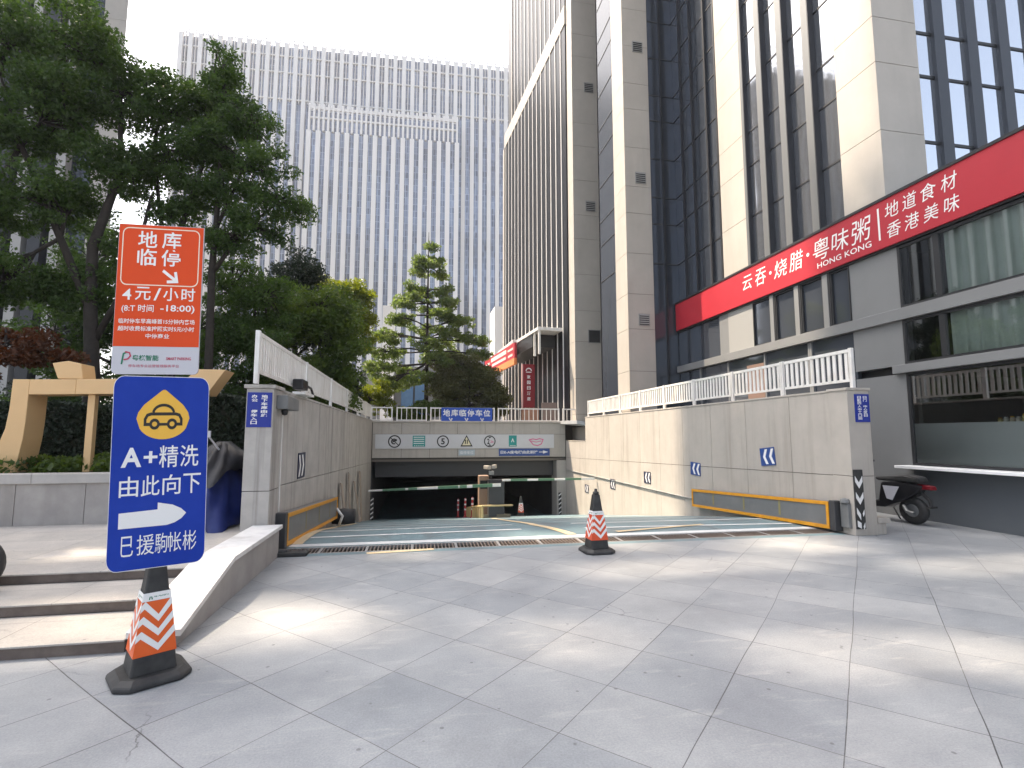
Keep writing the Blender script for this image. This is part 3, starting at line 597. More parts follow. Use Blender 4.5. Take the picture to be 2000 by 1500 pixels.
solo(MB().box(UR - .07, UR - .005, 6.83, 6.98, .1, .46).lathe((UR - .05, 6.9, .47), [(.001, 0), (.07, .0), (.06, .06), (.001, .08)]), 'winch_box', M['barrier_grey'], 'small grey winch box between the right barrier and striped strip', 'box', (UR - .05, 6.9, .1), bev=.01)
solo(MB().tube([(UL + .25, 7.0, .04), (UL + .02, 6.93, .05), (UL - .1, 6.9, .02)], .05).box(UL, UL + .5, 6.9, 7.05, 0, .05), 'rubber_bumper', M['black'], 'black rubber bumper on the ground under the left barrier', 'bumper', (UL + .1, 6.95, 0), bev=.012)
# ------------------------------------------------------------------ small equipment on the left wall
cc = thing('security_camera', 'grey hooded camera box on the left wall behind the pillar', 'camera', (UL + .08, 7.45, 1.9))
MB().prism([(UL + .02, 7.10, 1.84), (UL + .02, 7.75, 1.84), (UL + .02, 7.75, 2.0), (UL + .02, 7.10, 2.02)], (.14, 0, 0)).build('housing', M['barrier_grey'], cc, bev=.01)
MB().lathe((UL + .09, 7.25, 1.80), [(.001, -.04), (.035, -.03), (.045, .02), (.04, .04)]).build('lens_dome', M['black_gloss'], cc, smooth=True)
fl = thing('floodlight', 'black floodlight on a white bracket above the left wall', 'lamp', (UL + .05, 8.5, 2.12))
MB().box(UL - .04, UL + .14, 8.2, 8.9, 2.12, 2.16).box(UL + .02, UL + .05, 8.5, 8.6, 2.16, 2.24).build('bracket', M['white_paint'], fl)
MB().box(UL - .06, UL + .10, 8.25, 8.62, 2.20, 2.36).build('lamp_head', M['black_gloss'], fl, bev=.02)
MB().tube([(UL + .05, 8.6, 2.3), (UL + .08, 8.95, 2.27), (UL + .1, 9.05, 2.16)], .02).build('arm', M['black_gloss'], fl)
solo(MB().tube([(UL + .02, 7.44, .42), (UL + .02, 7.44, 1.84)], .009, 6), 'cable', M['white_paint'], 'thin white cable running down the left ramp wall', 'cable', (UL + .02, 7.44, .5))
for i, (v, h, tl, w) in enumerate(((12.9, 1.0, .16, .30), (14.3, 1.35, .10, .22), (15.6, 1.2, .22, .28), (17.0, 1.6, .12, .34))):
    z = rz(v); solo(MB().prism([(UL + .04, v, z + h), (UL + .04, v + w, z + h - .05), (UL + tl, v + w + .1, z), (UL + tl, v + .1, z)], (.03, 0, 0)), 'plank', M['wood'],
        ('shortest weathered board', 'second weathered board from the ramp head', 'leaning weathered board set widest from wall', 'tallest weathered board')[i] + ' leaning on the left ramp wall', 'plank', (UL + .1, v, z), group='boards leaning on the left ramp wall')
pm = thing('water_pump', 'small black pump with white hose beside the left ramp wall', 'pump', (UL + .25, 12.1, rz(12.1)))
MB().lathe((UL + .25, 12.2, rz(12.1) + .2), [(.001, -.25), (.16, -.24), (.18, 0), (.16, .24), (.001, .25)], axis=0).build('motor', M['black'], pm, smooth=True)
MB().tube([(UL + .2, 11.8, rz(12) + .05), (UL + .3, 11.6, rz(12) + .28), (UL + .12, 11.9, rz(12) + .42), (UL + .1, 12.4, rz(12) + .2)], .03).build('hose', M['white_paint'], pm, smooth=True)
# ------------------------------------------------------------------ gate machinery at the foot of the ramp
zi = rz(18.3)
gm = thing('barrier_gate', 'dark barrier gate cabinet with green and white arms', 'barrier gate', (2.8, 18.3, zi))
MB().box(2.54, 3.10, 18.2, 18.6, zi + .05, -.12).build('cabinet', M['cabinet'], gm, bev=.02)
MB().box(2.52, 3.12, 18.18, 18.62, -.118, -.08).build('lid', M['black_gloss'], gm, bev=.01)
a1 = MB().hexa([(-1.56, 18.06, -.385), (2.95, 18.06, -.30), (2.95, 18.12, -.30), (-1.56, 18.12, -.385), (-1.56, 18.06, -.335), (2.95, 18.06, -.19), (2.95, 18.12, -.19), (-1.56, 18.12, -.335)]).build('arm', M['white_paint'], gm)
def band(u0, u1):
    q = lambda u: (-.385 + .085 * (u + 1.56) / 4.51 - .003, -.335 + .145 * (u + 1.56) / 4.51 + .003)
    (l0, h0), (l1, h1) = q(u0), q(u1)
    return MB().hexa([(u0, 18.055, l0), (u1, 18.055, l1), (u1, 18.125, l1), (u0, 18.125, l0), (u0, 18.055, h0), (u1, 18.055, h1), (u1, 18.125, h1), (u0, 18.125, h0)])
for u0, u1 in ((-1.1, -.35), (-.25, .05), (.75, 1.45), (1.5, 1.75), (1.95, 2.65)): band(u0, u1).build('green_band', M['green_band'], a1)
a2 = MB().box(3.0, 6.42, 18.06, 18.12, -.115, -.045).build('arm', M['white_paint'], gm)
for u0, u1 in ((3.3, 3.9), (4.3, 4.9), (5.3, 5.9)): MB().box(u0, u1, 18.055, 18.125, -.118, -.042).build('green_band', M['green_band'], a2)
tm = thing('ticket_machine', 'brown ticket machine behind the dark gate cabinet', 'ticket machine', (2.45, 19.0, rz(19)))
MB().box(2.28, 2.64, 18.9, 19.3, rz(19) + .05, .02).build('body', M['brown_cab'], tm, bev=.02)
MB().box(2.32, 2.60, 18.885, 18.899, -.45, -.15).build('screen', M['black_gloss'], tm)
sc = thing('gate_camera', 'pair of pale plate cameras on a short post above the gate', 'camera', (2.65, 18.5, -.08))
MB().tube([(2.66, 18.5, -.08), (2.66, 18.5, .30)], .035).build('post', M['cabinet'], sc)
for q, (du, ro) in enumerate(((-.14, .5), (.12, -.35))):
    MB().box(-.07, .07, -.16, .14, -.06, .07).xf((2.66 + du, 18.5, .34 + .03 * q), ro).build('camera_head', mat('pale_camera', (.38, .34, .29), .5), sc, bev=.02)
MB().box(2.58, 2.76, 18.42, 18.58, .08, .22).build('junction_box', M['cladding_light'], sc, bev=.015)
ir = thing('guard_rail', 'yellow guard rail round the gate island', 'guard rail', (2.6, 20, rz(20)))
mb = MB(); zr = lambda v: rz(v) + .42
P = [(2.28, 23.2), (2.2, 20.5), (2.32, 18.15), (3.35, 18.0), (3.4, 18.7)]
M['rail'] = mat('faded_yellow_rail', (.55, .42, .20), .5)
mb.tube([(u, v, zr(v)) for u, v in P], .032, 6)
mb.build('rail', M['rail'], ir)
for i in range(12):
    v = 18.2 + i * .42; u = 2.32 - .12 * min(1, (v - 18.15) / 2.3)
    MB().box(u - .03, u + .03, v - .03, v + .03, rz(v), zr(v)).build('post', M['rail'], ir)
MB().prism([(2.35, 18.3, rz(18.3)), (3.3, 18.1, rz(18.1)), (3.3, 23, rz(23)), (2.35, 23, rz(23))], (0, 0, .12)).build('island', mat('dusty_kerb', (.22, .19, .13), .7), ir)
for i, (u, v) in enumerate(((2.22, 20.6), (2.05, 21.8), (1.85, 23.0))):
    z = rz(v); t = thing('lane_post', ('nearest and tallest red lane post', 'middle red lane post', 'farthest and dimmest red lane post')[i] + ' with white bands beside the gate island', 'post', (u, v, z), group='red lane posts at the gate island')
    MB().lathe((u, v, z), [(.10, 0), (.09, .03), (.045, .05), (.045, .76), (.03, .8), (.001, .8)], 14).build('tube_post', mat('red_plastic', (.34, .018, .02), .4), t, smooth=True)
    for q in (.3, .5, .7): MB().lathe((u, v, z + q), [(.047, 0), (.047, .07)], 14).build('white_band', M['letter'], t)
# ------------------------------------------------------------------ traffic cones
def cone_parts(t, m_sleeve, print_text, top_knob):
    h, hb, ht = .73, .148, .042            # height, half width at foot, half width at the tip
    wz = lambda z: hb - .025 - (hb - .025 - ht) * (z - .05) / (h - .05)
    oc = lambda a, c, z: [(a, -c, z), (a, c, z), (c, a, z), (-c, a, z), (-a, c, z), (-a, -c, z), (-c, -a, z), (c, -a, z)]
    mb = MB(); lo, mi, up = oc(.205, .13, 0), oc(.205, .13, .028), oc(.165, .11, .058)
    n = 8; mb.add(lo + mi + up, [tuple(range(n))[::-1], tuple(range(2 * n, 3 * n))] + [(k * n + i, k * n + (i + 1) % n, (k + 1) * n + (i + 1) % n, (k + 1) * n + i) for k in (0, 1) for i in range(n)])
    mb.build('base_plate', M['black'], t, bev=.012)
    sq = lambda w, z: [(-w, -w, z), (w, -w, z), (w, w, z), (-w, w, z)]
    mb = MB().hexa(sq(wz(.05), .05) + sq(wz(h), h)); mb.build('body', M['black'], t, bev=.012)
    z0, z1, z2 = .165, .475, .525
    def shell(za, zb, off):
        a, b = sq(wz(za) + off, za), sq(wz(zb) + off, zb)
        return MB().add(a + b, [(i, (i + 1) % 4, 4 + (i + 1) % 4, 4 + i) for i in range(4)])
    shell(z0, z1, .004).build('orange_sleeve', m_sleeve, t)
    mb = MB()
    for rot in range(4):
        m = Matrix.Rotation(rot * math.pi / 2, 3, 'Z')
        def q(s, tt):
            z = z0 + (z1 - z0) * tt; w = wz(z) + .0055; return m @ Vector((-w + 2 * w * s, -w, z))
        for k in range(3):
            y = .06 + .27 * k; th = .135; A = [(0.0, y + .20), (.12, y + .27), (.56, y), (1.0, y + .30)]
            for (s0, t0), (s1, t1) in zip(A[:-1], A[1:]):
                mb.add([q(s0, t0), q(s1, t1), q(s1, t1 + th), q(s0, t0 + th)], [(0, 1, 2, 3)])
    mb.build('white_chevrons', M['letter'], t)
    wb = shell(z1 + .001, z2, .0045).build('white_band', M['letter'], t)
    for rot in range(4):
        mb = MB(); m = Matrix.Rotation(rot * math.pi / 2, 3, 'Z'); w = wz(.5) + .0062
        f = Face(m @ Vector((-w, -w, z1 + .004)), m @ Vector((1, 0, 0)), m @ Vector((0, .17, 1)))
        f.text(mb, print_text, w * .75, w * 1.85, .016, .032, .002, .02); f.stroke(mb, [(w * .46, .006), (w * .56, .038), (w * .66, .006)], .007, .002)
        mb.build('print', M['green_ink'], wb)
    if top_knob: MB().lathe((0, 0, h), [(.04, 0), (.038, .03), (.02, .04), (.018, .07), (.001, .075)], 12).build('knob', M['black'], t, smooth=True)
    else: MB().lathe((0, 0, h), [(.052, -.01), (.052, .045), (.035, .06), (.03, .10), (.001, .10)], 14).build('socket', M['black_gloss'], t, smooth=True)
def U2(x, y): return (x * cT + y * sT, -x * sT + y * cT)
c1u, c1v = U2(-2.27, 3.37)
t = thing('traffic_cone', 'nearest traffic cone with orange zigzag sleeve carrying the sign boards', 'traffic cone', (c1u, c1v, 0), R(45) - TH, 'square traffic cones', local=True)
cone_parts(t, M['orange_refl'], 'AE ALIGHT', False)
t2 = thing('traffic_cone', 'traffic cone standing alone on the paving at the ramp head', 'traffic cone', (2.32, 6.5, 0), R(14) - TH, 'square traffic cones', local=True)
cone_parts(t2, M['red_refl'], 'AE ALIGHT', True)
z3 = rz(20.5); dup(t2, (4.16, 20.5, z3), R(4) - TH, 'distant traffic cone standing in the dark garage mouth', 'square traffic cones')
# ------------------------------------------------------------------ sign boards on the near cone
def board(name, label, cat, x, y, z, yaw, roll):
    u, v = U2(x, y); o = thing(name, label, cat, (u, v, z), yaw - TH, local=True)
    o.rotation_euler = (0, -roll, yaw); return o
F0 = Face((0, 0, 0), (1, 0, 0), (0, 0, 1))
bl = board('blue_sign_board', 'tall blue rounded car wash board with yellow drop emblem on cone', 'sign', -2.244, 3.306, 1.276, R(31), R(1.5)); bl.scale.x = .715
MB().prism([(a, 0, b) for a, b in rrect(.716, 1.205, .075)][::-1], (0, .012, 0)).build('edge', M['letter'], bl)
F0.poly(MB(), rrect(.708, 1.197, .072), .0005, .001).build('panel', M['blue'], bl)
drop = arc(.0, .165, .182, 212, 328, 14, .165)
yd = []
for i in range(40):
    a = 2 * math.pi * i / 40; x = math.sin(a); y = math.cos(a); r = 1.0
    if y > 0: x = x * (1 - .22 * y); y = y * 1.32
    yd.append((.19 * x + .01, .155 + .165 * y * (1.0 if y < 0 else .95)))
yd = arc(.01, .185, .19, 205, 335, 16, .135)
top = [(.01 + .19 * math.cos(R(335)) + .008, .185 - .135 * .30), (.01 + .198, .20), (.01 + .186, .245), (.01 + .145, .30), (.03, .40), (.018, .408), (.002, .408), (-.01, .40), (.01 - .145, .30), (.01 - .186, .245), (.01 - .198, .20), (.01 - .19 * math.cos(R(335)) - .008, .185 - .135 * .30)]
EY = lambda q: .198 + (q - .04) * .888
pb = F0.poly(MB(), [(x, EY(y - .01)) for x, y in yd + top[1:-1]], .002, .0012).build('yellow_drop', M['yellow'], bl)
mb = MB(); X = .01
_st = F0.stroke; ES = lambda m_, p_, *a_: _st(m_, [(x_, EY(y_)) for x_, y_ in p_], *a_)
ES(mb, [(X - .095, .148), (X - .135, .148), (X - .135, .185), (X - .118, .215), (X - .09, .223), (X + .09, .223), (X + .118, .215), (X + .135, .185), (X + .135, .148), (X + .095, .148)], .020, .004)
ES(mb, arc(X, .225, .078, 172, 8, 14, .062), .018, .0045)
ES(mb, [(X - .036, .148), (X + .036, .148)], .018, .0042)
for q in (-.065, .065): ES(mb, arc(X + q, .150, .029, 0, 360, 18)[:-1], .019, .005, True)
mb.build('car_emblem', M['ink'], pb)
mb = MB()
F0.text(mb, 'A', -.285, -.14, .028, .150, .003, .03); F0.text(mb, '+', -.125, -.025, .05, .125, .003, .02)
for ch, x in (('精', -.012), ('洗', .145)): F0.text(mb, ch, x, x + .142, .018, .158, .003, .006)
for i, ch in enumerate('由此向下'): F0.text(mb, ch, -.29 + i * .155, -.155 + i * .155, -.155, -.028, .003, .006)
F0.poly(mb, [(-.285, -.345), (.06, -.345), (.12, -.333), (.17, -.31), (.205, -.278), (.165, -.247), (.10, -.22), (-.01, -.20), (-.01, -.243), (-.285, -.25)], .003)
for ch, x, w in (('巳', -.26, .085), ('援', -.15, .125), ('駒', -.02, .09), ('帐', .075, .10), ('彬', .185, .105)): F0.text(mb, ch, x, x + w, -.515, -.392, .003, .0)
mb.build('lettering', M['letter'], bl)
ob = board('orange_sign_board', 'orange parking fee board with white lettering above the blue board', 'sign', -2.339, 3.318, 2.398, R(11), R(.9)); ob.scale = (.875, 1, .985)
MB().prism([(a, 0, b) for a, b in [(-.292, .51), (.292, .51)] + arc(.292 - .035, -.51 + .035, .035, 0, -90, 5) + arc(-.292 + .035, -.51 + .035, .035, -90, -180, 5)], (0, .010, 0)).build('back_panel', M['board_grey'], ob)
F0.rect(MB(), -.289, .289, -.325, .507, .0005, .001).build('orange_field', M['orange'], ob)
F0.stroke(MB(), [(a, b + .288) for a, b in rrect(.525, .392, .04)], .007, .002, True).build('border_line', mat('cream_line', (.78, .70, .55), .5), ob)
mb = MB()
for ch, x, y in (('地', -.16, .350), ('库', .005, .350), ('临', -.16, .226), ('停', .005, .226)): F0.text(mb, ch, x, x + .132, y, y + .116, .003, .012)
F0.stroke(mb, [(.02, .195), (.108, .130)], .02, .003); F0.stroke(mb, [(.05, .118), (.118, .122), (.106, .188)], .02, .0035)
for ch, x, w, h in (('4', -.245, .06, .075), ('元', -.16, .105, .09), ('/', -.035, .05, .085), ('小', .03, .105, .09), ('时', .155, .095, .09)): F0.text(mb, ch, x, x + w, -.012, -.012 + h, .003, .010)
F0.text(mb, '(8:T 时间', -.245, -.03, -.10, -.042, .003, .008); F0.text(mb, '-18:00)', .015, .25, -.098, -.040, .003, .014)
mb.build('lettering', M['letter'], ob); mb = MB()
F0.text(mb, '临时停车早高峰首15分钟内离场', -.26, .255, -.172, -.138, .003, .01); F0.text(mb, '超时收费标准按照实时5元/小时', -.262, .253, -.222, -.188, .003, .01); F0.text(mb, '中停商业', -.075, .085, -.270, -.238, .003, .01)
mb.build('fee_notice', M['letter'], ob)
mb = MB(); F0.stroke(mb, [(-.225, -.445), (-.215, -.375), (-.19, -.362)], .011, .002); F0.text(mb, '粤棋智能', -.155, .02, -.42, -.382, .002, .02); mb.build('green_print', M['green_ink'], ob)
mb = MB(); F0.stroke(mb, [(-.205, -.362), (-.175, -.368), (-.168, -.39), (-.185, -.41), (-.212, -.415)], .009, .003); mb.build('red_logo_loop', M['red_ink'], ob); mb = MB(); F0.text(mb, 'SMART PARKING', .07, .24, -.415, -.395, .002, .02); F0.text(mb, '停车场专业运营管理服务平台', -.18, .16, -.465, -.445, .002); mb.build('red_print', M['red_ink'], ob)
solo(MB().tube([(0, .022, .78), (0, .03, 2.6)], .016, 10), 'sign_pole', M['black_gloss'], 'thin black pole rising from the near cone behind both boards', 'pole', (c1u, c1v, 0), local=True, rot=R(31) - TH)
# ================================================================== OFFICE TOWER AND SHOP FRONT ON THE RIGHT
ot = thing('office_tower', 'tall cream stone tower with dark glass and shop front on the right', 'building', (12, 16, 0))
ROWS = [6.06]
while ROWS[-1] < 58:
    for h in (1.45, 1.45, .98): ROWS.append(ROWS[-1] + h)
def pier(u0, u1, v0, v1, zs, name='stone_pilaster'):
    mb = MB(); g = .006
    for a, b in zip(zs[:-1], zs[1:]): mb.box(u0, u1, v0, v1, a + g, b - g)
    o = mb.build(name, M['tower_stone'], ot)
    MB().box(u0 + .02, u1 - .02, v0 + .02, v1 - .02, zs[0], zs[-1]).build('joint_backing', M['joint'], o); return o
LOW = [0, 1.2, 2.3, 3.67, 5.12, 6.35]
full = LOW + [6.35 + (z - 6.06) for z in ROWS[1:]]
pier(8.9, 9.94, 8.08, 9.05, ROWS)
pier(8.9, 9.6, 12.30, 13.42, ROWS)
pier(7.05, 8.02, 16.2, 17.22, full)
K = 22.2 / 18.8
pier(7.05, 8.34, 22.2, 23.1, [2.0] + [1.5 + (z - 1.5) * K for z in full[2:]])
# glazing
MB().box(9.02, 9.08, 9.05, 12.3, 6.1, 58).build('glazing', M['glass_mirror'], ot)
MB().box(9.02, 9.08, 13.42, 16.3, 6.1, 58).build('glazing', M['glass_dark'], ot)
MB().box(8.02, 9.02, 16.3, 16.36, 0, 58).build('glazing', M['glass_dark'], ot)
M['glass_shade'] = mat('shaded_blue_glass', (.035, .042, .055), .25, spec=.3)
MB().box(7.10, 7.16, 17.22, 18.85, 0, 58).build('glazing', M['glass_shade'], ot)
MB().box(9.94, 26, 8.28, 8.34, 6.1, 58).build('glazing', M['glass_blue'], ot)
for v, d, w in ((9.70, .16, .20), (10.55, .16, .20), (11.36, .16, .20), (12.20, .12, .10)):
    MB().box(9.02 - d, 9.019, v, v + w, 6.1, 58).build('window_fin', M['fin_grey'], ot)
    MB().box(9.02 - d - .001, 9.018, v - .03, v - .002, 6.1, 58).build('window_fin', M['fin_dark'], ot)  # thin dark slab puts shade on the fin's near face
for v in (13.5, 14.05, 14.9, 15.6): MB().box(8.93, 9.019, v, v + .07, 6.1, 58).build('window_fin', M['fin_dark'], ot)
MB().box(8.5, 8.56, 16.22, 16.299, 0, 58).build('window_fin', M['fin_dark'], ot)
M['slate_fin'] = mat('slate_fin_metal', (.05, .055, .065), .4, metal=.2)
for i in range(18):
    u = 10.55 + .855 * i; MB().box(u, u + .27, 8.20, 8.279, 6.1, 58).build('window_fin', M['slate_fin'], ot)
mb = MB()
for z in ROWS[1:]:
    mb.box(9.005, 9.0195, 9.06, 12.3, z - .02, z + .02).box(9.005, 9.0195, 13.42, 16.3, z - .02, z + .02).box(8.03, 8.99, 16.285, 16.2995, z - .02, z + .02)
    mb.box(9.95, 25, 8.26, 8.2795, z - .03, z + .03).box(7.085, 7.0995, 17.23, 18.84, z - .02, z + .02)
mb.build('transoms', M['trim'], ot)
core = [(9.1, 8.4), (9.1, 16.4), (7.2, 16.42), (7.2, 18.9), (8.3, 18.95), (8.3, 22.3), (7.35, 22.6), (6.25, 35.2), (26, 37), (26, 8.4)]
MB().prism([(a, b, 0) for a, b in core], (0, 0, 58.5)).build('core', M['trim'], ot)
# long finned side running away beyond the last pilaster
A = R(5.2); fo = Vector((7.05, 22.2, 0))
def side(mb): return mb.xf(fo, A)
L1, L2 = 12.6, 10.6
M['glass_black'] = mat('black_tinted_glass', (.012, .013, .016), .3, spec=.12)
side(MB().box(.02, .10, .88, L1, 2, 22.2)).build('glazing', M['glass_black'], ot)
side(MB().box(.02, .10, .88, L2, 23.2, 66)).build('glazing', M['glass_black'], ot)
side(MB().box(-.02, .3, .86, L1 + .02, 22.2, 23.2)).build('stone_band', M['tower_stone'], ot)
side(MB().box(-.04, .5, L1, L1 + .33, 2, 22.2)).build('stone_end', M['tower_stone'], ot)
side(MB().box(-.02, .5, L2, L2 + .14, 23.2, 66)).build('stone_end', M['tower_stone'], ot)
for i in range(15):
    y = 1.45 + .77 * i
    side(MB().box(-.012, .018, y, y + .07, 2, 22.19)).build('white_fin', M['fin_white'], ot)
    if y < L2 - .2: side(MB().box(-.012, .018, y, y + .07, 23.21, 66)).build('white_fin', M['fin_white'], ot)
# ventilation grilles on the shaded stone
def grille(u, v, z, w, h, open_=False):
    MB().box(u - w / 2 - .03, u + w / 2 + .03, v - .025, v - .001, z - h / 2 - .03, z + h / 2 + .03).build('vent_frame', M['cladding_light'] if not open_ else M['cladding'], ot)
    o = MB().box(u - w / 2, u + w / 2, v - .028, v - .0255, z - h / 2, z + h / 2).build('vent', M['trim'], ot)
    if not open_:
        mb = MB()
        for i in range(5): y = z - h / 2 + h * (i + .3) / 5; mb.hexa([(u - w / 2, v - .06, y), (u + w / 2, v - .06, y), (u + w / 2, v - .03, y + .04), (u - w / 2, v - .03, y + .04), (u - w / 2, v - .06, y + .012), (u + w / 2, v - .06, y + .012), (u + w / 2, v - .03, y + .052), (u - w / 2, v - .03, y + .052)])
        mb.build('louvre_blades', M['cladding_light'], o)
for z in (15.55, 10.56, 5.45, 20.5): grille(7.63, 16.2, z, .34, .36)
for z in (18.25, 12.27): grille(7.89, 22.2, z, .42, .45)
grille(7.98, 22.2, 6.03, .52, .55, True)
# podium shop front
PV = 3.0
def fr(mb, v0, v1, z0, z1, t=.05, u0=8.88, u1=8.94): return mb.box(u0, u1, v0, v1, z0, z0 + t).box(u0, u1, v0, v1, z1 - t, z1).box(u0, u1, v0, v0 + t, z0 + t, z1 - t).box(u0, u1, v1 - t, v1, z0 + t, z1 - t)
MB().box(8.90, 9.1, PV, 7.93, 0, .90).build('plinth_wall', M['cladding_dark'], ot)
mb = MB(); mb.box(8.90, 9.12, 7.935, 9.03, 0, 2.64).box(8.90, 9.12, 7.935, 9.03, 2.80, 5.06); mb.build('corner_pier', M['cladding'], ot)
MB().box(8.58, 9.0, PV, 8.02, .905, .955).build('white_sill', mat('white_stone_sill', (.80, .80, .80), .4), ot, bev=.006)
MB().box(8.80, 9.12, PV, 8.12, 2.645, 2.80).build('ledge', M['cladding'], ot, bev=.006)
MB().box(8.82, 9.11, PV, 16.25, 3.64, 3.86).build('belt_course', M['cladding'], ot, bev=.006)
fr(MB(), PV, 7.92, .96, 2.64).build('window_frame', M['trim'], ot); p = MB().add([(8.91, PV + .05, 1.01), (8.91, 7.87, 1.01), (8.91, 7.87, 2.59), (8.91, PV + .05, 2.59)], [(3, 2, 1, 0)]).build('window_pane', M['clear'], ot)
MB().box(8.93, 8.935, PV + .05, 7.87, 1.01, 1.71).build('frosted_film', M['frost'], ot)
mb = fr(fr(MB(), PV, 7.92, 2.805, 3.635), PV, 7.92, 3.865, 5.05)
for z0, z1 in ((2.86, 3.58), (3.92, 5.0)): mb.box(8.88, 8.94, 7.14, 7.24, z0, z1)
mb.build('window_frame', M['trim'], ot)
for z0, z1 in ((2.855, 3.585), (3.915, 5.0)): MB().add([(8.91, PV + .05, z0), (8.91, 7.87, z0), (8.91, 7.87, z1), (8.91, PV + .05, z1)], [(3, 2, 1, 0)]).build('window_pane', M['clear'], ot)
mb = MB(); n = 150
pts = []
for i in range(n + 1):
    v = PV + (7.12 - PV) * i / n; pts.append((9.02 + .045 * math.sin(i * .75) + .03 * math.sin(i * .31 + 1), v))
for z0, z1 in ((2.82, 3.62), (3.88, 5.05)):
    mb.add([(a, b, z) for z in (z0, z1) for a, b in pts], [(i, i + 1, n + 2 + i, n + 1 + i) for i in range(n)])
mb.build('curtain', M['curtain'], ot, smooth=True)
MB().box(9.6, 9.7, PV, 7.9, 2.8, 5.05).build('dark_backing', M['trim'], ot)
MB().box(9.15, 9.55, PV, 7.6, .96, 1.70).build('counter', M['cladding'], ot)
MB().box(11.4, 11.5, PV, 7.9, .9, 2.64).box(9.1, 11.4, 7.85, 7.93, .9, 2.64).build('inner_wall', M['interior'], ot)
MB().box(9.0, 11.5, PV, 7.9, 2.6, 2.64).build('inner_ceiling', M['trim'], ot)
MB().box(10.4, 10.9, PV, 6.9, 2.05, 2.5).build('shelf_hood', M['cladding'], ot)
# upper strip of windows beside the pier, and dark openings under the belt
for a, b in ((9.03, 9.52), (9.74, 10.40), (10.61, 11.28), (11.48, 12.18)):
    fr(MB(), a, b, 3.865, 5.05, .03).build('window_frame', M['trim'], ot); MB().box(8.93, 8.94, a + .03, b - .03, 3.9, 5.02).build('window_pane', M['glass_dark'], ot)
for a, b in ((9.525, 9.735), (10.405, 10.605), (11.285, 11.475)): MB().box(8.86, 9.08, a + .06, b, 3.862, 5.06).build('mullion', M['cladding'], ot); MB().box(8.87, 9.08, a, a + .057, 3.862, 5.06).build('mullion', M['trim'], ot)
MB().box(8.89, 9.08, 12.185, 13.3, 3.862, 5.06).build('wall_panel', M['cladding_light'], ot)
MB().box(8.895, 9.08, 13.302, 13.75, 3.862, 5.06).build('wall_panel', M['cladding'], ot)
MB().box(8.94, 9.0, 13.752, 16.25, 3.862, 5.06).build('window_pane', M['glass_dark'], ot)
MB().box(8.95, 9.05, 9.035, 16.25, 0, 3.638).build('window_pane', M['glass_dark'], ot)
for v in (10.2, 10.26, 11.8, 13.4, 14.9): MB().box(8.90, 8.949, v, v + .05, 0, 3.637).build('mullion', M['cladding'], ot)
MB().box(8.93, 8.948, 11.9, 12.6, 0, 3.4).build('wall_panel', mat('brown_panel', (.20, .13, .10), .6), ot)
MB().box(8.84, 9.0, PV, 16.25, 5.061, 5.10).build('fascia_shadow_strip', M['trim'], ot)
MB().box(9.0, 26, -6, PV, 0, 5.09).build('podium_wall', M['cladding'], ot)
MB().box(8.95, 26, PV, 8.2, 5.10, 6.05).build('podium_roof', M['cladding'], ot)
# shop sign
ss = thing('shop_sign', 'long red fascia sign with white Chinese lettering on the right tower', 'shop sign', (8.85, 10.6, 5.1))
MB().box(8.80, 8.90, PV, 14.44, 5.102, 6.03).build('red_panel', M['red'], ss)
MB().box(8.81, 8.90, 14.442, 16.2, 5.102, 6.02).build('end_panel', M['red'], ss)
MB().box(8.78, 9.0, PV, 16.22, 6.032, 6.085).build('top_trim', M['trim'], ss)
f = Face((8.80, 0, 0), (0, -1, 0), (0, 0, 1)); mb = MB(); tx = lambda ch, va, vb, z0, z1, b=.004: f.text(mb, ch, -va, -vb, z0, z1, .004, 0, .12)
tx('云', 12.43, 12.02, 5.45, 5.84); tx('吞', 11.90, 11.47, 5.42, 5.86); f.poly(mb, arc(-11.30, 5.62, .045, 0, 330, 8), .003)
tx('烧', 11.17, 10.70, 5.40, 5.84); tx('腊', 10.63, 10.17, 5.40, 5.86); f.poly(mb, arc(-10.02, 5.64, .045, 0, 330, 8), .003)
tx('粤', 9.87, 9.40, 5.40, 5.88); tx('味', 9.34, 8.88, 5.42, 5.86); tx('粥', 8.82, 8.34, 5.40, 5.88)
f.text(mb, 'HONG KONG', -9.76, -8.36, 5.22, 5.345, .004, .01)
f.rect(mb, -8.19, -8.15, 5.27, 5.91, .003)
for i, ch in enumerate('地道食材'): tx(ch, 8.03 - i * .36, 7.74 - i * .355, 5.63, 5.93, .0)
for i, ch in enumerate('香港美味'): tx(ch, 8.01 - i * .36, 7.72 - i * .35, 5.24, 5.53, .01)
mb.build('lettering', M['letter'], ss)
for i in range(8):
    v = 6.66 - .085 * i; h = (.08, .09, .10, .09, .13, .16, .14, .17)[i]; c = ((.75, .62, .25), (.7, .68, .6), (.7, .6, .45), (.75, .7, .6))[i % 4]
    j = thing('jar', 'small %s jar, %s from the left on the shop counter behind glass' % (('yellow', 'white', 'cream', 'pale')[i % 4], ('first', 'second', 'third', 'fourth', 'fifth', 'sixth', 'seventh', 'eighth')[i]), 'jar', (9.2, v, 1.70), group='jars on the shop counter')
    MB().lathe((9.2, v, 1.70), [(.03, 0), (.035, .01), (.035, h * .7), (.022, h * .8)], 10).build('body', mat('jar_glaze_%s' % ('yellow', 'white', 'cream', 'pale')[i % 4], c, .35), j, smooth=True)
    MB().lathe((9.2, v, 1.70), [(.024, h * .8), (.024, h), (.001, h)], 10).build('lid', M['letter'] if i % 2 else M['yellow'], j)
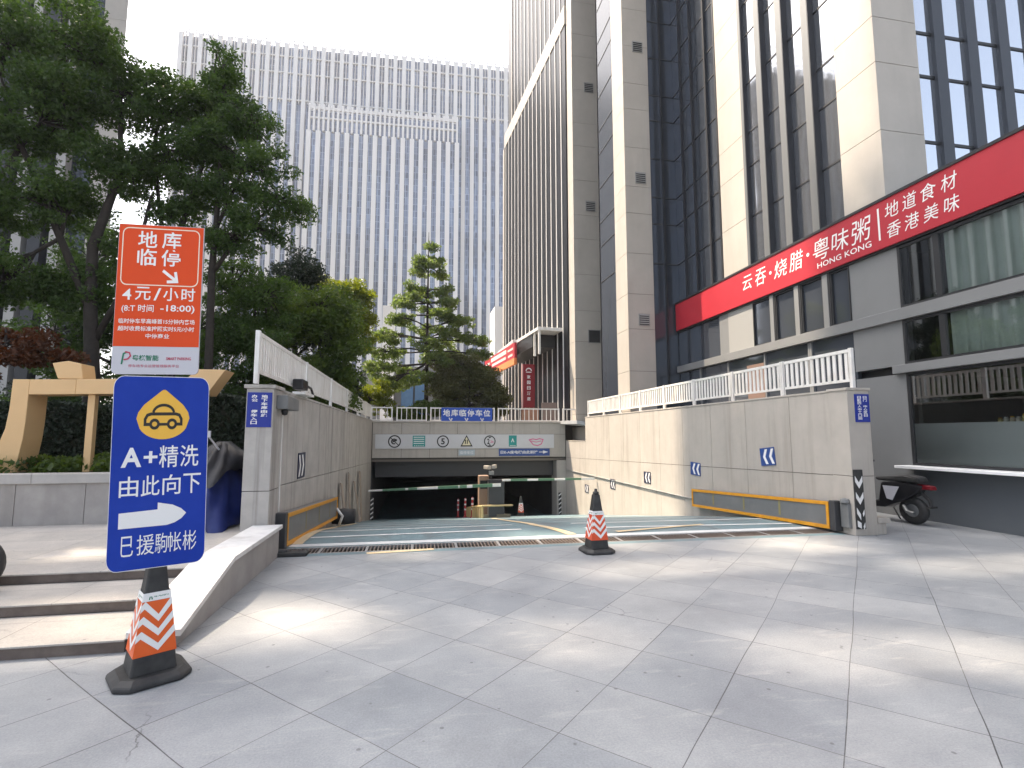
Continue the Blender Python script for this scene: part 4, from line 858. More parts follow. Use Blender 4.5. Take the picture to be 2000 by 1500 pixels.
# entrance canopy and signs at the far corner of the tower
ec = thing('entrance_canopy', 'white canopy over the far tower entrance', 'canopy', (6, 27, 6.6))
side(MB().box(-1.25, .0, 1.6, 8.6, 6.55, 6.72)).build('roof_slab', M['white_paint'], ec, bev=.02)
mb = MB().prism([(-1.5, 8.6, 6.58), (-1.5, 5.2, 6.72), (-1.5, 5.2, 6.52), (-1.5, 8.6, 6.3)], (.5, 0, 0)); side(mb).build('sloped_edge', M['white_paint'], ec, bev=.03)
for y in (1.65, 2.35): side(MB().box(-1.2, -1.1, y, y + .09, 5.4, 6.55)).build('bracket', M['white_paint'], ec)
side(MB().box(-1.2, .0, 2.6, 8.3, 5.9, 6.54)).build('dark_soffit', M['trim'], ec)
rs = thing('red_fascia_sign', 'red and orange sign box slanting below the far canopy', 'shop sign', (5.6, 28, 5.5))
side(MB().box(-1.62, -1.5, 4.4, 11.6, 5.60, 6.42)).build('red_panel', M['red'], rs)
side(MB().box(-1.64, -1.49, 4.4, 11.6, 5.25, 5.595)).build('orange_edge', mat('orange_light_edge', (.75, .25, .08), .5), rs)
mb = MB(); f = Face((-1.62, 0, 0), (0, -1, 0), (0, 0, 1))
for a0, a1, b0, b1 in ((-9.8, -6.1, 6.06, 6.3), (-9.5, -6.2, 5.76, 5.92), (-11.3, -10.2, 6.0, 6.14), (-11.2, -10.4, 5.75, 5.87), (-5.8, -4.7, 6.08, 6.2), (-5.7, -4.8, 5.76, 5.88)): f.rect(mb, a0, a1, b0, b1, .003)
side(mb).build('lettering', mat('pale_pink_print', (.78, .60, .55), .5), rs)
vs_ = thing('vertical_shop_sign', 'tall dark red vertical sign board beside the far entrance', 'shop sign', (5.5, 25.5, 2.0))
MB().box(5.30, 5.92, 25.5, 25.62, 2.9, 5.13).build('board', M['red_dark'], vs_); MB().box(5.235, 5.298, 25.49, 25.62, 2.9, 5.13).build('pale_edge', mat('pink_edge', (.70, .42, .38), .5), vs_)
MB().box(5.25, 6.1, 25.4, 25.7, 2.0, 2.88).build('plinth', mat('terracotta_plinth', (.42, .22, .14), .7), vs_)
f = Face((5.30, 25.5, 2.9), (1, 0, 0), (0, 0, 1)); mb = MB()
f.stroke(mb, arc(.30, 1.88, .14, 0, 180, 8), .05, .003); f.rect(mb, .16, .44, 1.80, 1.84, .003)
for i, ch in enumerate('家园日酒店'): f.text(mb, ch, .21, .39, 1.48 - i * .28, 1.66 - i * .28, .003, .02)
mb.build('lettering', M['letter'], vs_)
solo(MB().box(5.65, 6.35, 22.9, 23.0, 2.0, 3.0), 'utility_panel', mat('brown_metal', (.16, .12, .11), .6), 'brown metal panel behind the railing near the far pilaster', 'panel', (6, 22.9, 2))
# ================================================================== FAR TOWER
V0 = 130.0
ft = thing('far_tower', 'wide pale high-rise with vertical white stripes beyond the trees', 'building', (-17.5, V0, 2), rot=R(-1.5), local=True)
FW, FH = 84.0, 100.6
MB().box(-42, 42, .6, 24, 0, FH - 1.6).build('glazing', M['far_glass'], ft)
nb = 37; bw = FW / nb
def stripe(name, x, w, y0, y1, z0, z1): return MB().box(x - w / 2, x + w / 2, y0, y1, z0, z1).build(name, M['far_white'], ft)
p0 = stripe('white_pilaster', 0, 1.0, 0, .62, 0, FH - 1)
for i in range(nb + 1):
    x = -42 + bw * i
    p = p0 if i == 0 else p0.copy()
    if i: C.objects.link(p); p.parent = ft
    p.location = (x, 0, 0)
q0 = MB().box(1.06, 1.20, .1, .62, FH - 17, FH - .3).build('upper_pilaster', M['far_white'], ft)
for i in range(nb + 1):
    x = -42 + bw * i
    p = q0 if i == 0 else q0.copy()
    if i: C.objects.link(p); p.parent = ft
    p.location = (x, 0, (i % 5 == 1) * .3)
mb = MB()
for z in (FH - 16.2, FH - 9.0, FH - 4.5): mb.box(-42, 42, .2, .7, z, z + .25)
mb.build('cornice_bands', M['far_white'], ft)
mb = MB()
for i in range(nb * 2): x = -42 + bw * (i + .5) / 2; mb.box(x - .12, x + .12, .2, .4, FH - 1.6, FH + .3 * (i % 2))
for z in (FH - .9, FH - .2): mb.box(-42, 42, .25, .35, z, z + .14)
mb.build('crown_lattice', mat('far_lattice', (.70, .69, .68), .6), ft)
BX0, BX1, BH = -10.2, 26.5, 82.0                       # projecting bay with its own crown
MB().box(BX0, BX1, -2.2, .58, 0, BH - 1.5).build('projecting_glazing', M['far_glass'], ft)
r0 = stripe('bay_pilaster', 0, 1.1, -2.9, -2.0, 0, BH - 7)
n2 = 17
for i in range(n2):
    x = BX0 + (BX1 - BX0) * i / (n2 - 1); p = r0 if i == 0 else r0.copy()
    if i: C.objects.link(p); p.parent = ft
    p.location = (x, 0, 0)
mb = MB()
for i in range(n2 * 2 - 1): x = BX0 + (BX1 - BX0) * i / (n2 * 2 - 2); mb.box(x - .25, x + .25, -2.8, -2.1, BH - 6.9, BH + .2)
mb.box(BX0, BX1, -2.6, -2.1, BH - 1.2, BH - .4).box(BX0, BX1, -2.6, -2.1, BH - 3.6, BH - 3.2); mb.build('bay_crown', M['far_white'], ft)
solo(MB().box(9, 15, 60, 64, 2, 17), 'podium_block', M['far_white'], 'low white block at the foot of the far striped tower', 'building', (12, 62, 2))
eb = thing('entrance_hall', 'pale low entrance hall with blue glass behind the olive bushes', 'building', (-.5, 42, 2))
MB().box(-2.9, -1.9, 42, 43, 2, 12).build('white_column', M['far_white'], eb)
MB().box(-1.3, -.35, 42.6, 43, 2, 6.6).box(-.2, .75, 42.6, 43, 2, 6.6).build('blue_glazing', mat('bright_blue_glass', (.07, .15, .27), .25, (.10, .19, .32), 1.5), eb)
MB().box(-4.5, 7, 43.1, 50, 2, 7.2).build('hall_wall', M['cladding'], eb)
# ================================================================== TWIN TOWER ON THE LEFT (its body shades the foreground)
LT = thing('left_tower', 'dark finned high-rise with stone edge behind the left trees', 'building', (-30, 37, 0))
HB = 63.5
MB().prism([(a, b, 0) for a, b in ((-62, 37.6), (-21.6, 37.6), (-40, 54.5), (-62, 54.5))], (0, 0, HB)).build('glazing', M['left_glass'], LT)  # hidden flank slanted along the sun's path so the ramp wall stays lit
mb = MB()
for z in range(0, 34): mb.prism([(a, b, 2.0 * z) for a, b in ((-21.6, 37), (-20.2, 37), (-21.2, 38), (-21.6, 38))], (0, 0, 1.98))
mb.build('stone_edge', M['tower_stone'], LT)
b0 = MB().box(-.28, .28, 37.0, 37.6, 0, HB).build('white_fin', mat('pale_fin', (.38, .37, .35), .5), LT)
b1 = MB().box(-.36, .36, 36.9, 37.58, 0, HB).build('dark_fin', M['fin_dark'], LT)
for i in range(20):
    for q, o, dx in ((0, b0, 0.0), (1, b1, 1.05)):
        p = o if i == 0 else o.copy()
        if i: C.objects.link(p); p.parent = LT
        p.location = (-23.4 - 2.1 * i - dx, 0, 0)
mb = MB()                                             # unseen roof crown: gaps shaped to cast sun patches on the plaza
r_ = random.Random(23)
cells = [(x, z) for x in range(37) for z in range(16)]
for x, z in cells:
    u0 = -62 + 1.0 * x; z0 = HB + 1.3 * z
    if u0 < -25 and r_.random() < (.95 if u0 < -36 and z0 > 73 else .86 if z0 > 71 else .64): mb.box(u0, u0 + 1.001, 37.1, 37.4, z0, z0 + 1.301)
mb.box(-25, -22.3, 37.1, 37.4, HB, 76).box(-22.299, -21.6, 37.1, 37.4, HB, 70.2)  # unseen slabs sized to shade the red sign but not the pilaster
mb.build('sun_gap_crown', mat('sun_gap_panels', (.3, .3, .3), .6), LT)
RT = thing('reflection_tower', 'grey tower added out of view, mirrored to darken the right tower windows', 'building', (-72, 96, 0))  # added behind the left tower to darken the lower window reflections
MB().box(-102, -58, 96.6, 102, 0, 84).build('glazing', M['left_glass'], RT)
g0 = MB().box(-.45, .45, 96.0, 96.6, 0, 85).build('pale_fin', M['fin_grey'], RT)
for i in range(22):
    p = g0 if i == 0 else g0.copy()
    if i: C.objects.link(p); p.parent = RT
    p.location = (-58.5 - 2.05 * i, 0, 0)
mb = MB()
for i in range(60): mb.box(-102.5 + .74 * i, -102.35 + .74 * i, 96.2, 96.35, 84, 91 + 2 * math.sin(i * .5))
for z in (86, 88, 90): mb.box(-102, -58, 96.16, 96.2, z, z + .2)
mb.build('roof_lattice', M['fin_grey'], RT)
# ================================================================== SCULPTURE, BIKES
cs = thing('cream_sculpture', 'cream metal frame sculpture with a flared leg on the planter', 'sculpture', (-4.7, 8.95, .95))
leg = [(-5.99, 2.34), (-6.0, 1.9), (-6.03, 1.6), (-6.10, 1.36), (-6.22, 1.12), (-6.38, .94), (-5.86, .94), (-5.83, 1.15), (-5.79, 1.45), (-5.775, 1.7), (-5.77, 2.112), (-5.77, 2.34)]
MB().prism([(a, 8.9, b) for a, b in leg], (0, .42, 0)).build('flared_leg', M['cream_metal'], cs, bev=.008)
MB().prism([(a, 8.9, b) for a, b in ((-5.768, 2.112), (-5.15, 2.125), (-5.15, 2.355), (-5.768, 2.34))], (0, .42, 0)).build('beam', M['cream_metal'], cs, bev=.006)
MB().prism([(a, 8.89, b) for a, b in ((-5.142, 2.125), (-4.45, 2.14), (-4.45, 2.375), (-5.142, 2.355))], (0, .43, 0)).build('beam', M['cream_metal'], cs, bev=.006)
MB().prism([(a, 8.9, b) for a, b in ((-4.448, 2.14), (-3.31, 2.14), (-3.05, 2.55), (-3.47, 2.55), (-3.62, 2.39), (-4.448, 2.375))], (0, .42, 0)).build('upswept_beam', M['cream_metal'], cs, bev=.008)
MB().prism([(a, 8.93, b) for a, b in ((-5.42, 2.362), (-5.08, 2.362), (-5.12, 2.60), (-5.30, 2.64), (-5.51, 2.60))], (0, .34, 0)).build('top_block', M['cream_metal'], cs, bev=.008)
MB().box(-5.03, -4.93, 9.0, 9.1, .94, 2.13).build('slender_post', M['cream_metal'], cs, bev=.006)
def draped_bike():
    t = thing('covered_motorbike', 'motorbike under a navy and black tarpaulin by the left pillar', 'motorbike', (-2.85, 8.0, .264))
    ru = random.Random(3)
    def drape(z0, z1, prof, name, m, seed):
        mb = MB(); n = 40; rows = 14; vs = []
        for j in range(rows + 1):
            s = j / rows
            for i in range(n):
                a = 2 * math.pi * i / n; w, l, z = prof(s)
                fold = 1 + (.15 * (1 - s) + .04) * math.sin(a * 5 + seed + 2.5 * s) + .07 * math.sin(a * 11 + seed * 2 - s * 5) + .04 * math.sin(a * 19 + s * 9)
                sag = .13 * math.sin(a * 2 + seed) + .06 * math.sin(a * 7 + seed)
                vs.append((-2.72 + w * math.cos(a) * fold, 8.05 + l * math.sin(a) * fold, z + sag * (1 - s)))
        mb.add(vs, [(j * n + i, j * n + (i + 1) % n, (j + 1) * n + (i + 1) % n, (j + 1) * n + i) for j in range(rows) for i in range(n)] + [tuple(range(rows * n, rows * n + n))])
        return mb.build(name, m, t, smooth=True)
    drape(.36, 1.3, lambda s: (.42 - .28 * s ** 1.5, .80 - .45 * s ** 1.6, .36 + .72 * s), 'blue_cover', M['tarp'], .4)
    drape(.9, 1.45, lambda s: (.36 - .29 * s ** 1.3, .60 - .43 * s ** 1.4, .98 + .43 * s), 'black_cover', M['tarp_black'], 1.7)
    for v in (7.5, 8.7): MB().lathe((-2.72, v, .264 + .23), [(.10, -.05), (.21, -.05), (.235, 0), (.21, .05), (.10, .05)], 24, axis=0).build('wheel', M['black'], t, smooth=True)
    MB().tube([(-2.68, 7.75, 1.3), (-2.78, 7.6, 1.5)], .012).box(-2.86, -2.74, 7.58, 7.60, 1.47, 1.56).build('mirror', M['board_grey'], t)
draped_bike()
def scooter(label, base, rot):
    t = thing('motor_scooter', label, 'scooter', base, rot, 'scooters parked near the walls', local=True)
    wheel = [(.07, -.045), (.13, -.055), (.215, -.05), (.23, 0), (.215, .05), (.13, .055), (.07, .045)]
    for x in (0, 1.22):
        w = MB().lathe((x, 0, .23), wheel, 28, axis=1).build('wheel', M['black'], t, smooth=True)
        MB().lathe((x, 0, .23), [(.001, -.05), (.10, -.058), (.12, -.04), (.12, .04), (.10, .058), (.001, .05)], 20, axis=1).build('rim', M['fin_grey'], w, smooth=True)
    sec = [(-.12, .52, .10), (.05, .40, .13), (.30, .30, .15), (.42, .24, .14), (.86, .22, .14), (.95, .30, .12)]
    top = [(-.22, .66), (.1, .70), (.45, .68), (.52, .36), (.86, .32), (1.0, .60)]
    mb = MB(); vs = []
    for (x, z, w), (x2, z2) in zip(sec, top): vs += [(x, -w, z), (x, w, z), (x2, w * .9, z2), (x2, -w * .9, z2)]
    mb.add(vs, [(0, 1, 2, 3), (20, 23, 22, 21)] + [(4 * i + a, 4 * i + 4 + a, 4 * i + 4 + (a + 1) % 4, 4 * i + (a + 1) % 4) for i in range(5) for a in range(4)])
    mb.build('body', M['black_gloss'], t, bev=.03)
    for s in (-1, 1): MB().prism([(.12, s * .145, .62), (.40, s * .15, .62), (.34, s * .155, .40), (.24, s * .155, .38)], (0, s * .012, 0)).build('side_panel', M['board_grey'], t, bev=.004)
    MB().prism([(-.20, -.12, .70), (.55, -.13, .70), (.58, -.12, .76), (.30, -.12, .79), (.05, -.12, .83), (-.18, -.10, .80)], (0, .24, 0)).build('seat', M['black'], t, bev=.03)
    MB().prism([(-.36, -.05, .60), (-.10, -.09, .60), (-.10, -.09, .68), (-.34, -.05, .66)], (0, .14, 0)).build('tail_light', mat('tail_light_red', (.16, .008, .014), .3), t, bev=.012)
    MB().tube([(-.10, 0, .58), (-.26, 0, .42), (-.28, 0, .30)], .03).box(-.31, -.27, -.09, .09, .30, .33).build('mudguard', M['black'], t)
    mb = MB(); mb.prism([(.92, -.16, .30), (1.02, -.14, .30), (1.10, -.12, .90), (1.02, -.12, .92)], (0, .30, 0)); mb.build('front_shield', M['black_gloss'], t, bev=.03)
    MB().tube([(1.22, .08, .23), (1.12, .06, .62), (1.04, 0, .98)], .028).tube([(1.22, -.08, .23), (1.12, -.06, .62), (1.04, 0, .98)], .028).build('fork', M['fin_grey'], t)
    MB().tube([(.92, -.36, 1.02), (1.0, -.2, 1.03), (1.03, 0, 1.0), (1.0, .2, 1.03), (.92, .36, 1.02)], .018).build('handlebar', M['black_gloss'], t)
    MB().box(.96, 1.10, -.10, .10, .92, 1.03).build('headlamp_shell', M['black_gloss'], t, bev=.03)
    for s in (-1, 1): MB().lathe((.92, s * .24, 1.16), [(.001, -.02), (.05, -.015), (.05, .015), (.001, .02)], 14, axis=1).tube([(.96, s * .2, 1.03), (.93, s * .24, 1.14)], .008, 6).build('mirror', M['black_gloss'], t)
    MB().tube([(.1, .1, .3), (.0, .17, .22), (-.12, .18, .2)], .03).tube([(.42, -.1, .22), (.40, -.22, .02)], .012).build('stand', M['fin_grey'], t)
    return t
scooter('black scooter with pale side panel parked beyond right ramp pillar', (8.32, 7.46, 0), R(97))
scooter('black scooter whose wheel just enters the left edge on the steps', (-4.90, 5.30, .176), R(-3))
# ================================================================== TREES, HEDGES, SHRUBS
def leaves(centers, radii, n, size, droop=.3, up=.5, seed=1, aspect=.5):
    """n leaf blades scattered through ellipsoid clumps; returns verts, faces arrays"""
    g = np.random.default_rng(seed); centers = np.array(centers, float); radii = np.array(radii, float)
    vol = radii.prod(1) ** .67; k = g.choice(len(centers), n, p=vol / vol.sum())
    d = g.normal(size=(n, 3)); d /= np.linalg.norm(d, axis=1)[:, None]; rr = g.random(n) ** (1 / 2.2)
    c = centers[k] + d * radii[k] * rr[:, None]
    a = g.normal(size=(n, 3)); a[:, 2] -= droop; a /= np.linalg.norm(a, axis=1)[:, None]
    nn = g.normal(size=(n, 3)); nn[:, 2] += up; b = np.cross(a, nn); b /= np.linalg.norm(b, axis=1)[:, None] + 1e-9
    s = size * (.6 + .8 * g.random(n))[:, None]; a *= s * .5; b *= s * aspect * .5
    m = np.cross(a, b); m /= np.linalg.norm(m, axis=1)[:, None] + 1e-9
    v = np.stack([c - a, c + b - a * .1 + m * s * .06, c + a, c - b - a * .1 + m * s * .06], 1).reshape(-1, 3)
    return v
def leaf_object(name, v, m, parent=None):
    base = np.array(parent['_b'] if parent is not None else (0, 0, 0)); v = v - base; n = len(v) // 4
    me = bpy.data.meshes.new(name); me.vertices.add(len(v)); me.vertices.foreach_set('co', v.ravel().astype(np.float32))
    me.loops.add(n * 4); me.loops.foreach_set('vertex_index', np.arange(n * 4, dtype=np.int32))
    me.polygons.add(n); me.polygons.foreach_set('loop_start', np.arange(0, n * 4, 4, dtype=np.int32)); me.polygons.foreach_set('loop_total', np.full(n, 4, np.int32))
    me.update(calc_edges=True); me.validate(); me.materials.append(m)
    o = bpy.data.objects.new(name, me); C.objects.link(o)
    if parent is not None: o.parent = parent; o['_b'] = parent['_b']
    return o
def tree(name, label, cat, base, trunks, blobs, nleaf, size, leaf, group=None, clump=.55, per=9, seed=1, droop=.3, twig=.022):
    """trunks: list of [(u,v,z,r), ...]; blobs: (u,v,z,ru,rv,rz)"""
    t = thing(name, label, cat, base, group=group); g = random.Random(seed)
    mb = MB()
    for P in trunks: mb.tube([p[:3] for p in P], [p[3] for p in P], 9)
    mb.build('trunk', M['bark'], t, smooth=True)
    ends = [Vector(p[:3]) for P in trunks for p in P[len(P) // 3:]]
    cen, rad = [], []; mb = MB()
    for (u, v, z, a, b, c) in blobs:
        n = max(3, int(per * (a * b * c) ** (1 / 3) * 2.2))
        hub = Vector((u, v, z)); st_ = min(ends, key=lambda e: (e - hub).length)
        mid = (st_ + hub) / 2 + Vector((g.uniform(-.15, .15), g.uniform(-.15, .15), g.uniform(-.1, .2)))
        mb.tube([st_, mid, hub], [twig * 2.2, twig * 1.7, twig * 1.2], 6)
        for i in range(n):
            d = Vector((g.gauss(0, 1), g.gauss(0, 1), g.gauss(0, 1))).normalized(); r = g.random() ** .4
            p = Vector((u + d.x * a * r, v + d.y * b * r, z + d.z * c * r)); q = clump * g.uniform(.55, 1.25)
            cen.append(p); rad.append((q, q, q * .55))
            m2 = (hub + p) / 2 + Vector((0, 0, g.uniform(-.05, .18))); mb.tube([hub if g.random() < .6 else mid, m2, p], [twig, twig * .7, twig * .3], 5, cap=False)
    mb.build('limbs', M['bark'], t, smooth=True)
    leaf_object('crown', leaves(cen, rad, nleaf, size, seed=seed, droop=droop), leaf, t); return t
tree('broadleaf_tree', 'large dark leafy tree at the far left behind the sculpture', 'tree', (-6.6, 12, .9),
     [[(-6.6, 12, .85, .17), (-6.65, 12, 2.6, .14), (-6.8, 12.0, 4.2, .12), (-6.85, 12, 5.5, .10), (-6.5, 12.1, 7.2, .07), (-6.6, 12.1, 9.0, .03)], [(-6.75, 12, 4.0, .09), (-7.4, 11.9, 5.6, .07), (-8.2, 11.8, 7.5, .05), (-8.7, 11.8, 9.0, .02)], [(-6.7, 12, 3.4, .07), (-6.1, 12.1, 5.0, .05), (-5.9, 12.2, 6.8, .03)]],
     [(-8.6, 11.8, 9.9, 1.3, 1.2, 1.2), (-7.3, 11.9, 10.0, .95, 1.0, .9), (-8.8, 11.8, 7.8, 1.1, 1.2, .9), (-7.4, 11.7, 8.2, 1.0, 1.1, .9), (-6.5, 12.2, 9.1, .8, .9, .8), (-9.0, 11.9, 6.1, 1.1, 1.0, .7), (-7.6, 11.8, 6.4, .9, 1.0, .6), (-8.4, 12.0, 4.7, 1.0, 1.0, .6), (-6.4, 12.2, 7.3, .6, .8, .6), (-7.2, 12.4, 4.6, .8, .8, .5)],
     80000, .085, M['leaf_big'], 'trees in the left planter', .42, 15, 11)
tree('broadleaf_tree', 'slender tree with forked stems directly behind the orange board', 'tree', (-5.4, 12.6, .9),
     [[(-5.4, 12.6, .85, .11), (-5.45, 12.6, 3, .09), (-5.6, 12.6, 5.6, .075), (-5.2, 12.6, 7.2, .05), (-4.9, 12.6, 8.6, .03)], [(-5.55, 12.6, 5.0, .06), (-5.9, 12.6, 6.6, .045), (-6.1, 12.6, 8.2, .02)]],
     [(-5.9, 12.6, 9.0, .8, .9, .7), (-5.3, 12.6, 9.4, .7, .8, .6), (-5.7, 12.6, 7.8, .7, .8, .5), (-5.0, 12.6, 8.2, .7, .8, .55), (-5.6, 12.7, 6.6, .6, .7, .35), (-6.3, 12.7, 5.6, .6, .7, .4)],
     22000, .08, M['leaf_big'], 'trees in the left planter', .36, 14, 21)
tree('broadleaf_tree', 'upright tree right of the orange board before the striped tower', 'tree', (-4.55, 12.4, .9),
     [[(-4.55, 12.4, .85, .11), (-4.6, 12.4, 3, .09), (-4.65, 12.4, 5.2, .075), (-4.6, 12.4, 7.2, .05), (-4.65, 12.4, 9.8, .02)], [(-4.62, 12.4, 5.2, .05), (-4.0, 12.3, 6.2, .035), (-3.3, 12.3, 6.9, .02)], [(-4.62, 12.4, 6.2, .045), (-4.1, 12.3, 7.6, .03), (-3.7, 12.3, 8.8, .015)]],
     [(-4.7, 12.4, 10.1, .42, .6, .55), (-4.6, 12.4, 9.3, .75, .8, .6), (-3.95, 12.3, 8.75, .65, .8, .55), (-4.75, 12.4, 8.2, .7, .8, .5), (-3.7, 12.3, 7.7, .65, .8, .5), (-3.25, 12.3, 6.9, .65, .7, .35), (-4.5, 12.4, 7.1, .65, .8, .4), (-4.3, 12.3, 5.9, .55, .7, .45), (-3.75, 12.4, 6.3, .6, .7, .35), (-5.2, 12.5, 7.2, .5, .6, .4)],
     34000, .08, M['leaf_big'], 'trees in the left planter', .34, 15, 31)
tree('broadleaf_tree', 'lower dark tree between the orange board and the left fence', 'tree', (-4.0, 14, .9),
     [[(-4.0, 14, .85, .09), (-4.1, 14, 3, .07), (-4.2, 14, 5, .03)]],
     [(-4.6, 13.6, 5.2, .8, .8, .7), (-3.9, 13.8, 5.0, .8, .8, .7), (-4.9, 13.4, 4.0, .9, .8, .8), (-3.9, 13.6, 3.7, .9, .8, .8), (-4.9, 13.2, 2.7, .9, .7, .7), (-4.0, 13.3, 2.5, .8, .7, .7)],
     30000, .085, M['leaf_big'], 'trees in the left planter', .42, 13, 41)
tree('dense_tree', 'dense dark round-topped tree left of the yellow bush', 'tree', (-3.95, 17.5, .9),
     [[(-3.95, 17.5, .85, .12), (-3.95, 17.5, 4, .09), (-3.95, 17.5, 7, .03)]],
     [(-4.0, 17.5, 6.9, .65, .7, .6), (-4.5, 17.5, 6.1, .7, .8, .6), (-3.6, 17.5, 5.9, .65, .8, .7), (-4.2, 17.4, 5.0, 1.0, .9, .7), (-3.3, 17.5, 4.9, .5, .7, .6)],
     24000, .10, M['leaf_dark'], None, .45, 14, 51)
tree('leafy_tree', 'green tree filling the space above the left ramp fence', 'tree', (-2.9, 15.5, .3),
     [[(-2.9, 15.5, .26, .1), (-2.85, 15.5, 2.5, .08), (-2.8, 15.5, 5, .03)]],
     [(-2.9, 15.5, 5.2, .9, .8, .7), (-2.2, 15.8, 4.9, .6, .7, .6), (-3.5, 15.3, 4.5, .9, .8, .8), (-2.5, 15.6, 4.0, .8, .8, .7), (-3.5, 15.2, 3.3, .9, .8, .7), (-2.4, 15.8, 3.1, .6, .7, .6), (-4.0, 15.0, 2.4, .8, .7, .6), (-2.6, 15.6, 2.4, .6, .7, .5)],
     34000, .11, M['leaf_mid'], None, .5, 12, 61)
tree('yellow_tree', 'bright yellow-green sunlit tree top beside the dark tree', 'tree', (-3.3, 24, 2.0),
     [[(-3.3, 24, 1.98, .12), (-3.3, 24, 5, .08), (-3.3, 24, 8, .03)]],
     [(-4.2, 24, 8.1, .8, .7, .5), (-3.3, 24, 8.2, .8, .7, .45), (-2.5, 24, 7.6, .6, .7, .5), (-3.6, 24, 7.2, 1.0, .8, .6), (-2.6, 24, 6.7, .8, .8, .6), (-3.1, 24, 5.8, 1.0, .8, .6)],
     20000, .13, M['leaf_yel'], None, .5, 11, 71)
gk = []
for i, (z, w) in enumerate(((11.6, .2), (10.9, .45), (10.1, .7), (9.3, .85), (8.4, 1.2), (7.5, 1.75), (6.6, 2.1), (5.8, 2.3), (5.0, 2.3), (4.2, 1.9))):
    for k in range(1 if w < .3 else (3 if w < 1 else 6)):
        a = k * 2.4 + i * 1.1; gk.append((  .45 + 1.12 * w * math.cos(a + .4 * math.sin(k * 3.1)), 27 + .8 * w * math.sin(a), z + .2 * math.sin(a * 3), .30 + w * .22, .30 + w * .22, .20 + .06 * w))
tree('ginkgo_tree', 'tall pointed pale green tree in front of the striped tower', 'tree', (.45, 27, 2.0),
     [[(.45, 27, 1.98 + .65 * i, .12 * (1 - i / 17.0) + .008) for i in range(9)] + [(.45, 27, 1.98 + .65 * i, .12 * (1 - i / 17.0) + .008) for i in range(9, 17)]], gk, 36000, .15, M['leaf_gink'], None, .36, 9, 81)
tree('olive_tree', 'broad olive bush right of the pointed tree above the railing', 'tree', (2.6, 26, 2.0),
     [[(2.6, 26, 1.98, .1), (2.6, 26, 3.4, .07), (2.6, 26, 5, .03)]],
     [(1.6, 26, 5.2, .7, .8, .6), (2.4, 26, 5.0, .8, .8, .6), (3.2, 26, 4.6, .8, .8, .6), (1.3, 26, 4.0, .8, .8, .6), (2.3, 26, 3.8, .9, .8, .6), (3.4, 26, 3.6, .8, .8, .6), (4.1, 26, 3.6, .5, .7, .7), (2.8, 26, 2.8, 1.2, .8, .5), (1.5, 26, 3.0, .9, .8, .5), (4.0, 26.5, 2.8, .6, .7, .5)],
     38000, .12, M['leaf_olive'], None, .5, 11, 91)
tree('yellow_bush', 'small yellow-green bush behind the left end of the railing', 'shrub', (-2.2, 25, 2.0),
     [[(-2.2, 25, 1.98, .05), (-2.2, 25, 3.2, .03)]],
     [(-2.7, 25, 3.7, .55, .5, .4), (-1.9, 25, 3.6, .6, .5, .5), (-2.3, 25, 3.0, .8, .5, .5), (-1.6, 25, 2.8, .5, .5, .5)], 9000, .10, M['leaf_yel'], None, .35, 12, 101)
tree('dark_bush', 'dark green bush between the left wall and yellow bush', 'shrub', (-2.7, 19.5, .3),
     [[(-2.7, 19.5, .26, .05), (-2.7, 19.5, 2.2, .03)]],
     [(-2.9, 19.5, 3.6, .8, .6, .6), (-2.5, 19.8, 2.8, .5, .6, .6), (-3.2, 19.2, 2.4, .8, .6, .7)], 12000, .10, M['leaf_dark'], None, .4, 12, 111)
tree('low_bush', 'leafy bush behind the railing under the pointed tree', 'shrub', (.2, 25, 2.0),
     [[(.2, 25, 1.98, .05), (.2, 25, 2.8, .02)]],
     [(-.6, 25, 2.5, .5, .5, .4), (.2, 25, 2.7, .6, .5, .45), (.8, 25, 2.8, .6, .5, .5)], 9000, .10, M['leaf_mid'], None, .35, 12, 121)
tree('russet_shrub', 'russet-leaved shrub behind the sculpture at the left edge', 'shrub', (-7.6, 10.6, .9),
     [[(-7.6, 10.6, .88, .05), (-7.6, 10.6, 2.0, .04), (-7.5, 10.6, 3.0, .02)]],
     [(-7.3, 10.6, 3.15, .55, .4, .3), (-6.7, 10.6, 2.95, .5, .4, .2), (-7.9, 10.6, 2.7, .5, .4, .3)], 5000, .09, M['leaf_red'], None, .3, 10, 131)
tree('broadleaf_tree', 'shaded tree filling the gap behind the large left tree', 'tree', (-8.6, 17, .9),
     [[(-8.6, 17, .85, .14), (-8.7, 17, 3.5, .10), (-8.6, 17, 7, .04)]],
     [(-9.6, 17, 6.6, 1.5, 1.0, 1.2), (-8.0, 17, 6.4, 1.2, 1.0, 1.1), (-10.5, 17, 4.6, 1.5, 1.0, 1.1), (-8.8, 17, 4.4, 1.3, 1.0, 1.0), (-7.4, 17, 4.4, 1.0, 1.0, .9), (-9.8, 17, 2.8, 1.5, 1.0, .9), (-8.0, 17, 2.8, 1.2, 1.0, .9)],
     30000, .12, M['leaf_big'], 'trees in the left planter', .6, 8, 141)
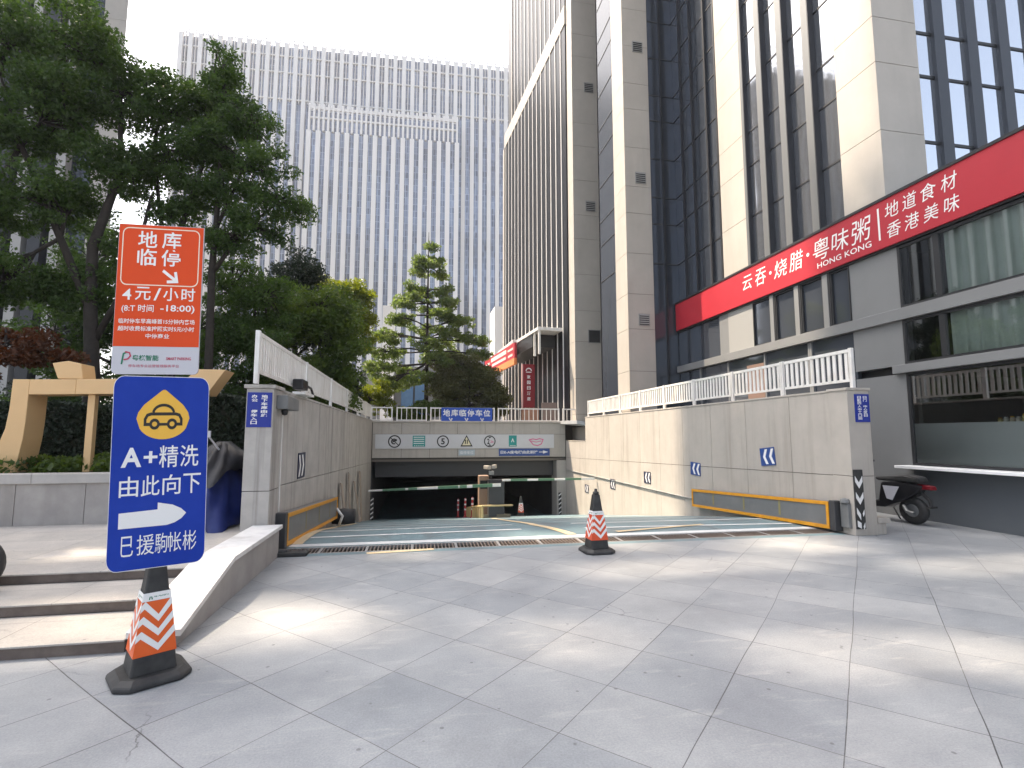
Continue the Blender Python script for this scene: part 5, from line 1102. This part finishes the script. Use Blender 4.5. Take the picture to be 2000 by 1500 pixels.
# hedges: trimmed boxes of small leaves round a dark twiggy core
def hedge(label, u0, u1, v0, v1, z0, z1, n, seed, m='leaf_dark'):
    t = thing('hedge', label, 'hedge', ((u0 + u1) / 2, (v0 + v1) / 2, z0)); g = np.random.default_rng(seed)
    MB().box(u0 + .12, u1 - .12, v0 + .12, v1 - .12, z0, z1 - .12).build('twig_core', M['soil'], t)
    p = np.stack([g.uniform(u0, u1, n), g.uniform(v0, v1, n), g.uniform(z0, z1, n)], 1); w = g.random(n)
    p[w < .5, 1] = v0 + np.abs(g.normal(0, .07, (w < .5).sum())); k = (w >= .5) & (w < .85); p[k, 2] = z1 - np.abs(g.normal(0, .06, k.sum())); k = w >= .85; p[k, 0] = u1 - np.abs(g.normal(0, .07, k.sum()))
    p[:, 2] += .05 * np.sin(p[:, 0] * 5) + .03 * np.sin(p[:, 0] * 11)
    v = leaves(p, np.full((n, 3), .03), n, .075, seed=seed, up=.8); 
    leaf_object('foliage', v, M[m], t)
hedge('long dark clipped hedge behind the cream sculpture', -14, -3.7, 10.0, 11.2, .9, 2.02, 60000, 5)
hedge('dark hedge beyond the covered motorbike', -3.9, -2.2, 9.6, 11, .26, 2.15, 16000, 6)
gc = leaves([(-14 + .2 * i, 9.4 + .25 * math.sin(i * 1.7), 1.02 + .05 * math.sin(i)) for i in range(52)], [(.3, .55, .17)] * 52, 26000, .09, seed=9, up=1.0, droop=-.4)
o = leaf_object('ground_cover', gc, M['leaf_mid']); o['kind'] = 'stuff'; o.rotation_euler = (0, 0, TH)
o['label'] = 'low green ground cover growing in the planter'; o['category'] = 'plants'
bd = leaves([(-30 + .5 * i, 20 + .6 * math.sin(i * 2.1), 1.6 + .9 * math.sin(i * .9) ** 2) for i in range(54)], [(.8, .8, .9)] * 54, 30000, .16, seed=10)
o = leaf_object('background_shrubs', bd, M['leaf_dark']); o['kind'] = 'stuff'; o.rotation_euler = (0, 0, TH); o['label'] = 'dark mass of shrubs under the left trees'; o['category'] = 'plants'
# ------------------------------------------------------------------ hazy city air
hz = bpy.data.materials.new('city_haze'); hz.use_nodes = True; nt = hz.node_tree; nt.nodes.remove(nt.nodes['Principled BSDF'])
pv_ = nt.nodes.new('ShaderNodeVolumePrincipled'); pv_.inputs['Color'].default_value = (.93, .95, 1, 1); pv_.inputs['Density'].default_value = .0006; pv_.inputs['Anisotropy'].default_value = .3
nt.links.new(pv_.outputs[0], nt.nodes['Material Output'].inputs['Volume'])
structure(MB().box(-310, 310, -70, 610, -4.2, 106), 'haze', hz)['kind'] = 'stuff'
for ob_ in SC.objects:
    if '_b' in ob_: del ob_['_b']
